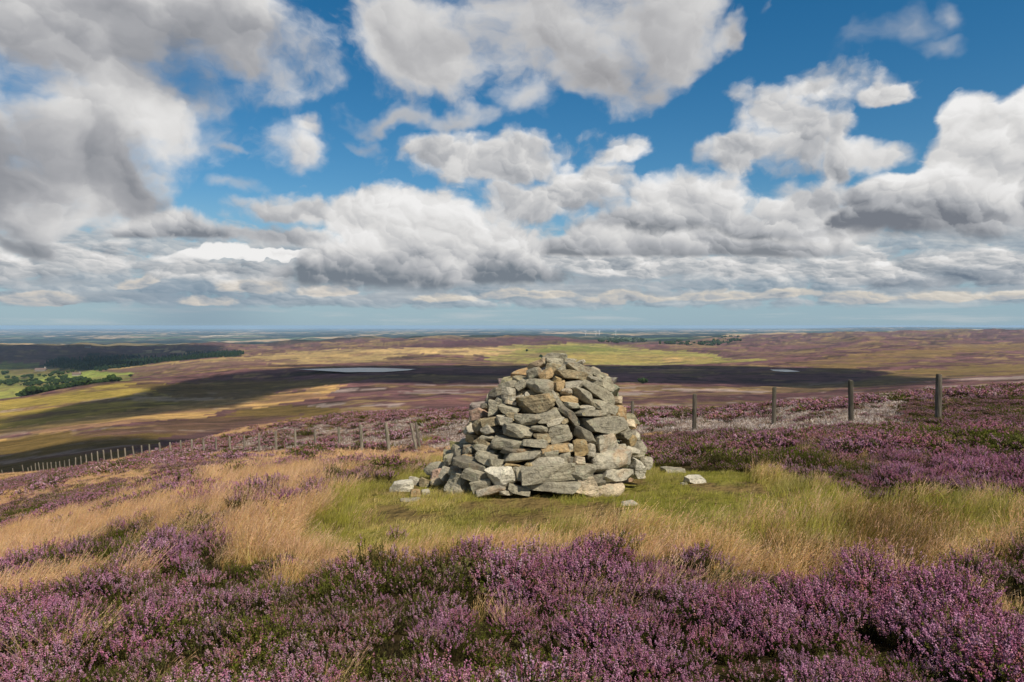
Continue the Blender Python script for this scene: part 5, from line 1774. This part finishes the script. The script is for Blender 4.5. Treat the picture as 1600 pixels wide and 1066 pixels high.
# ------------------------------------------------------------------ clouds overhead that shade the moor
M_CLOUD = bpy.data.materials.new('cloud_vapour')
M_CLOUD.use_nodes = True
M_CLOUD.node_tree.nodes.clear()
_g = G(M_CLOUD.node_tree)
_d, _t, _m, _m2, _o, _tr = (_g.node(x) for x in ('ShaderNodeBsdfDiffuse', 'ShaderNodeBsdfTranslucent', 'ShaderNodeMixShader', 'ShaderNodeMixShader', 'ShaderNodeOutputMaterial', 'ShaderNodeBsdfTransparent'))
_d.inputs[0].default_value = (0.9, 0.9, 0.9, 1)
_t.inputs[0].default_value = (0.30, 0.31, 0.33, 1)
_lw = _g.node('ShaderNodeLayerWeight')
_lw.inputs[0].default_value = 0.5
_m.inputs[0].default_value = 0.4
L = M_CLOUD.node_tree.links
L.new(_d.outputs[0], _m.inputs[1])
L.new(_t.outputs[0], _m.inputs[2])
_g.put(_m2.inputs[0], _g.step(E(_g, _lw.outputs['Facing']), 0.15, 0.90, 0.46, 1.0))
L.new(_m.outputs[0], _m2.inputs[1])
L.new(_tr.outputs[0], _m2.inputs[2])
L.new(_m2.outputs[0], _o.inputs['Surface'])


def shade_cloud(poly, alt, puff, label, ymin, ymax, step=4.0, seed=1):
    """a cumulus at altitude alt standing between the sun and the ground seen inside the outline"""
    q = np.random.RandomState(seed)
    xs = [p[0] for p in poly]
    ysr = [p[1] for p in poly]
    V0, F0 = ico_dirs(2)
    V, F = [], []
    taken = set()
    for py in np.arange(min(ysr), max(ysr), 1.0):
        for px in np.arange(min(xs), max(xs), step):
            a, b = np.array([px + q.uniform(-step, step)]), np.array([py])
            if not inpoly(a, b, poly)[0]:
                continue
            t = (_pk, )
            X, Y, Z = ground_at(float(a[0]), float(py), ymin, ymax, 260, False)
            if Y > ymax * 0.98:
                continue
            k = (alt - Z) / sun_dir.z
            P = Vector((X, Y, Z)) + sun_dir * k
            cell = (int(P.x // (puff * 0.6)), int(P.y // (puff * 0.6)))
            if cell in taken:
                continue
            taken.add(cell)
            r = puff * q.uniform(0.75, 1.25)
            o = len(V)
            sd = q.uniform(0, 50)
            for v in V0:
                d = 1 + 0.35 * mnoise.noise((v[0] * 2 + sd, v[1] * 2, v[2] * 2)) + 0.18 * mnoise.noise((v[0] * 5 + sd, v[1] * 5, v[2] * 5))
                V.append((P.x + v[0] * r * d, P.y + v[1] * r * d, P.z + max(v[2], -0.4) * r * d * 0.8))
            F += [tuple(i + o for i in f) for f in F0]
    print('GROW cloud', len(F))
    ob = mesh_obj('cloud', V, F, M_CLOUD, None, smooth=True)
    return tag(ob, label, 'cloud', kind='structure')


shade_cloud([(60, 664), (80, 650), (120, 640), (170, 630), (240, 620), (310, 605), (330, 596), (420, 583), (500, 574), (700, 571.5), (960, 572), (1180, 573), (1290, 576), (1340, 582), (1400, 596), (1350, 604), (1240, 602), (960, 595), (760, 597), (600, 597), (500, 597), (430, 608), (330, 630), (210, 644), (110, 660)],
            900, 55, 'long white cumulus overhead shading the middle of the moor', 200, 1700, 5.0, 1)
shade_cloud([(-160, 745), (0, 722), (90, 704), (150, 700), (190, 698), (170, 712), (0, 741), (-160, 770)],
            900, 34, 'small white cumulus overhead shading the left slope', 150, 700, 5.0, 2)
shade_cloud([(-260, 541), (0, 541), (330, 541), (310, 555), (240, 567), (150, 575), (60, 573), (0, 574), (-260, 580)],
            1900, 110, 'white cumulus high overhead shading the far left ridge', 1500, 4600, 7.0, 3)

# ------------------------------------------------------------------ air
hz_b = mesh_obj('haze', [(x, y, z) for z in (-420.0, 8.0) for x, y in ((-66000, -66000), (66000, -66000), (66000, 66000), (-66000, 66000))],
                [(3, 2, 1, 0), (4, 5, 6, 7), (0, 1, 5, 4), (1, 2, 6, 5), (2, 3, 7, 6), (3, 0, 4, 7)])
mh = bpy.data.materials.new('haze_air')
mh.use_nodes = True
mh.node_tree.nodes.clear()
pv, po = mh.node_tree.nodes.new('ShaderNodeVolumePrincipled'), mh.node_tree.nodes.new('ShaderNodeOutputMaterial')
pv.inputs['Color'].default_value = (0.50, 0.74, 1.0, 1)
pv.inputs['Density'].default_value = 3.0e-5
pv.inputs['Anisotropy'].default_value = 0.0
mh.node_tree.links.new(pv.outputs[0], po.inputs['Volume'])
hz_b.data.materials.append(mh)
tag(hz_b, 'thin blue haze over the whole moor and plain', 'haze', kind='stuff')
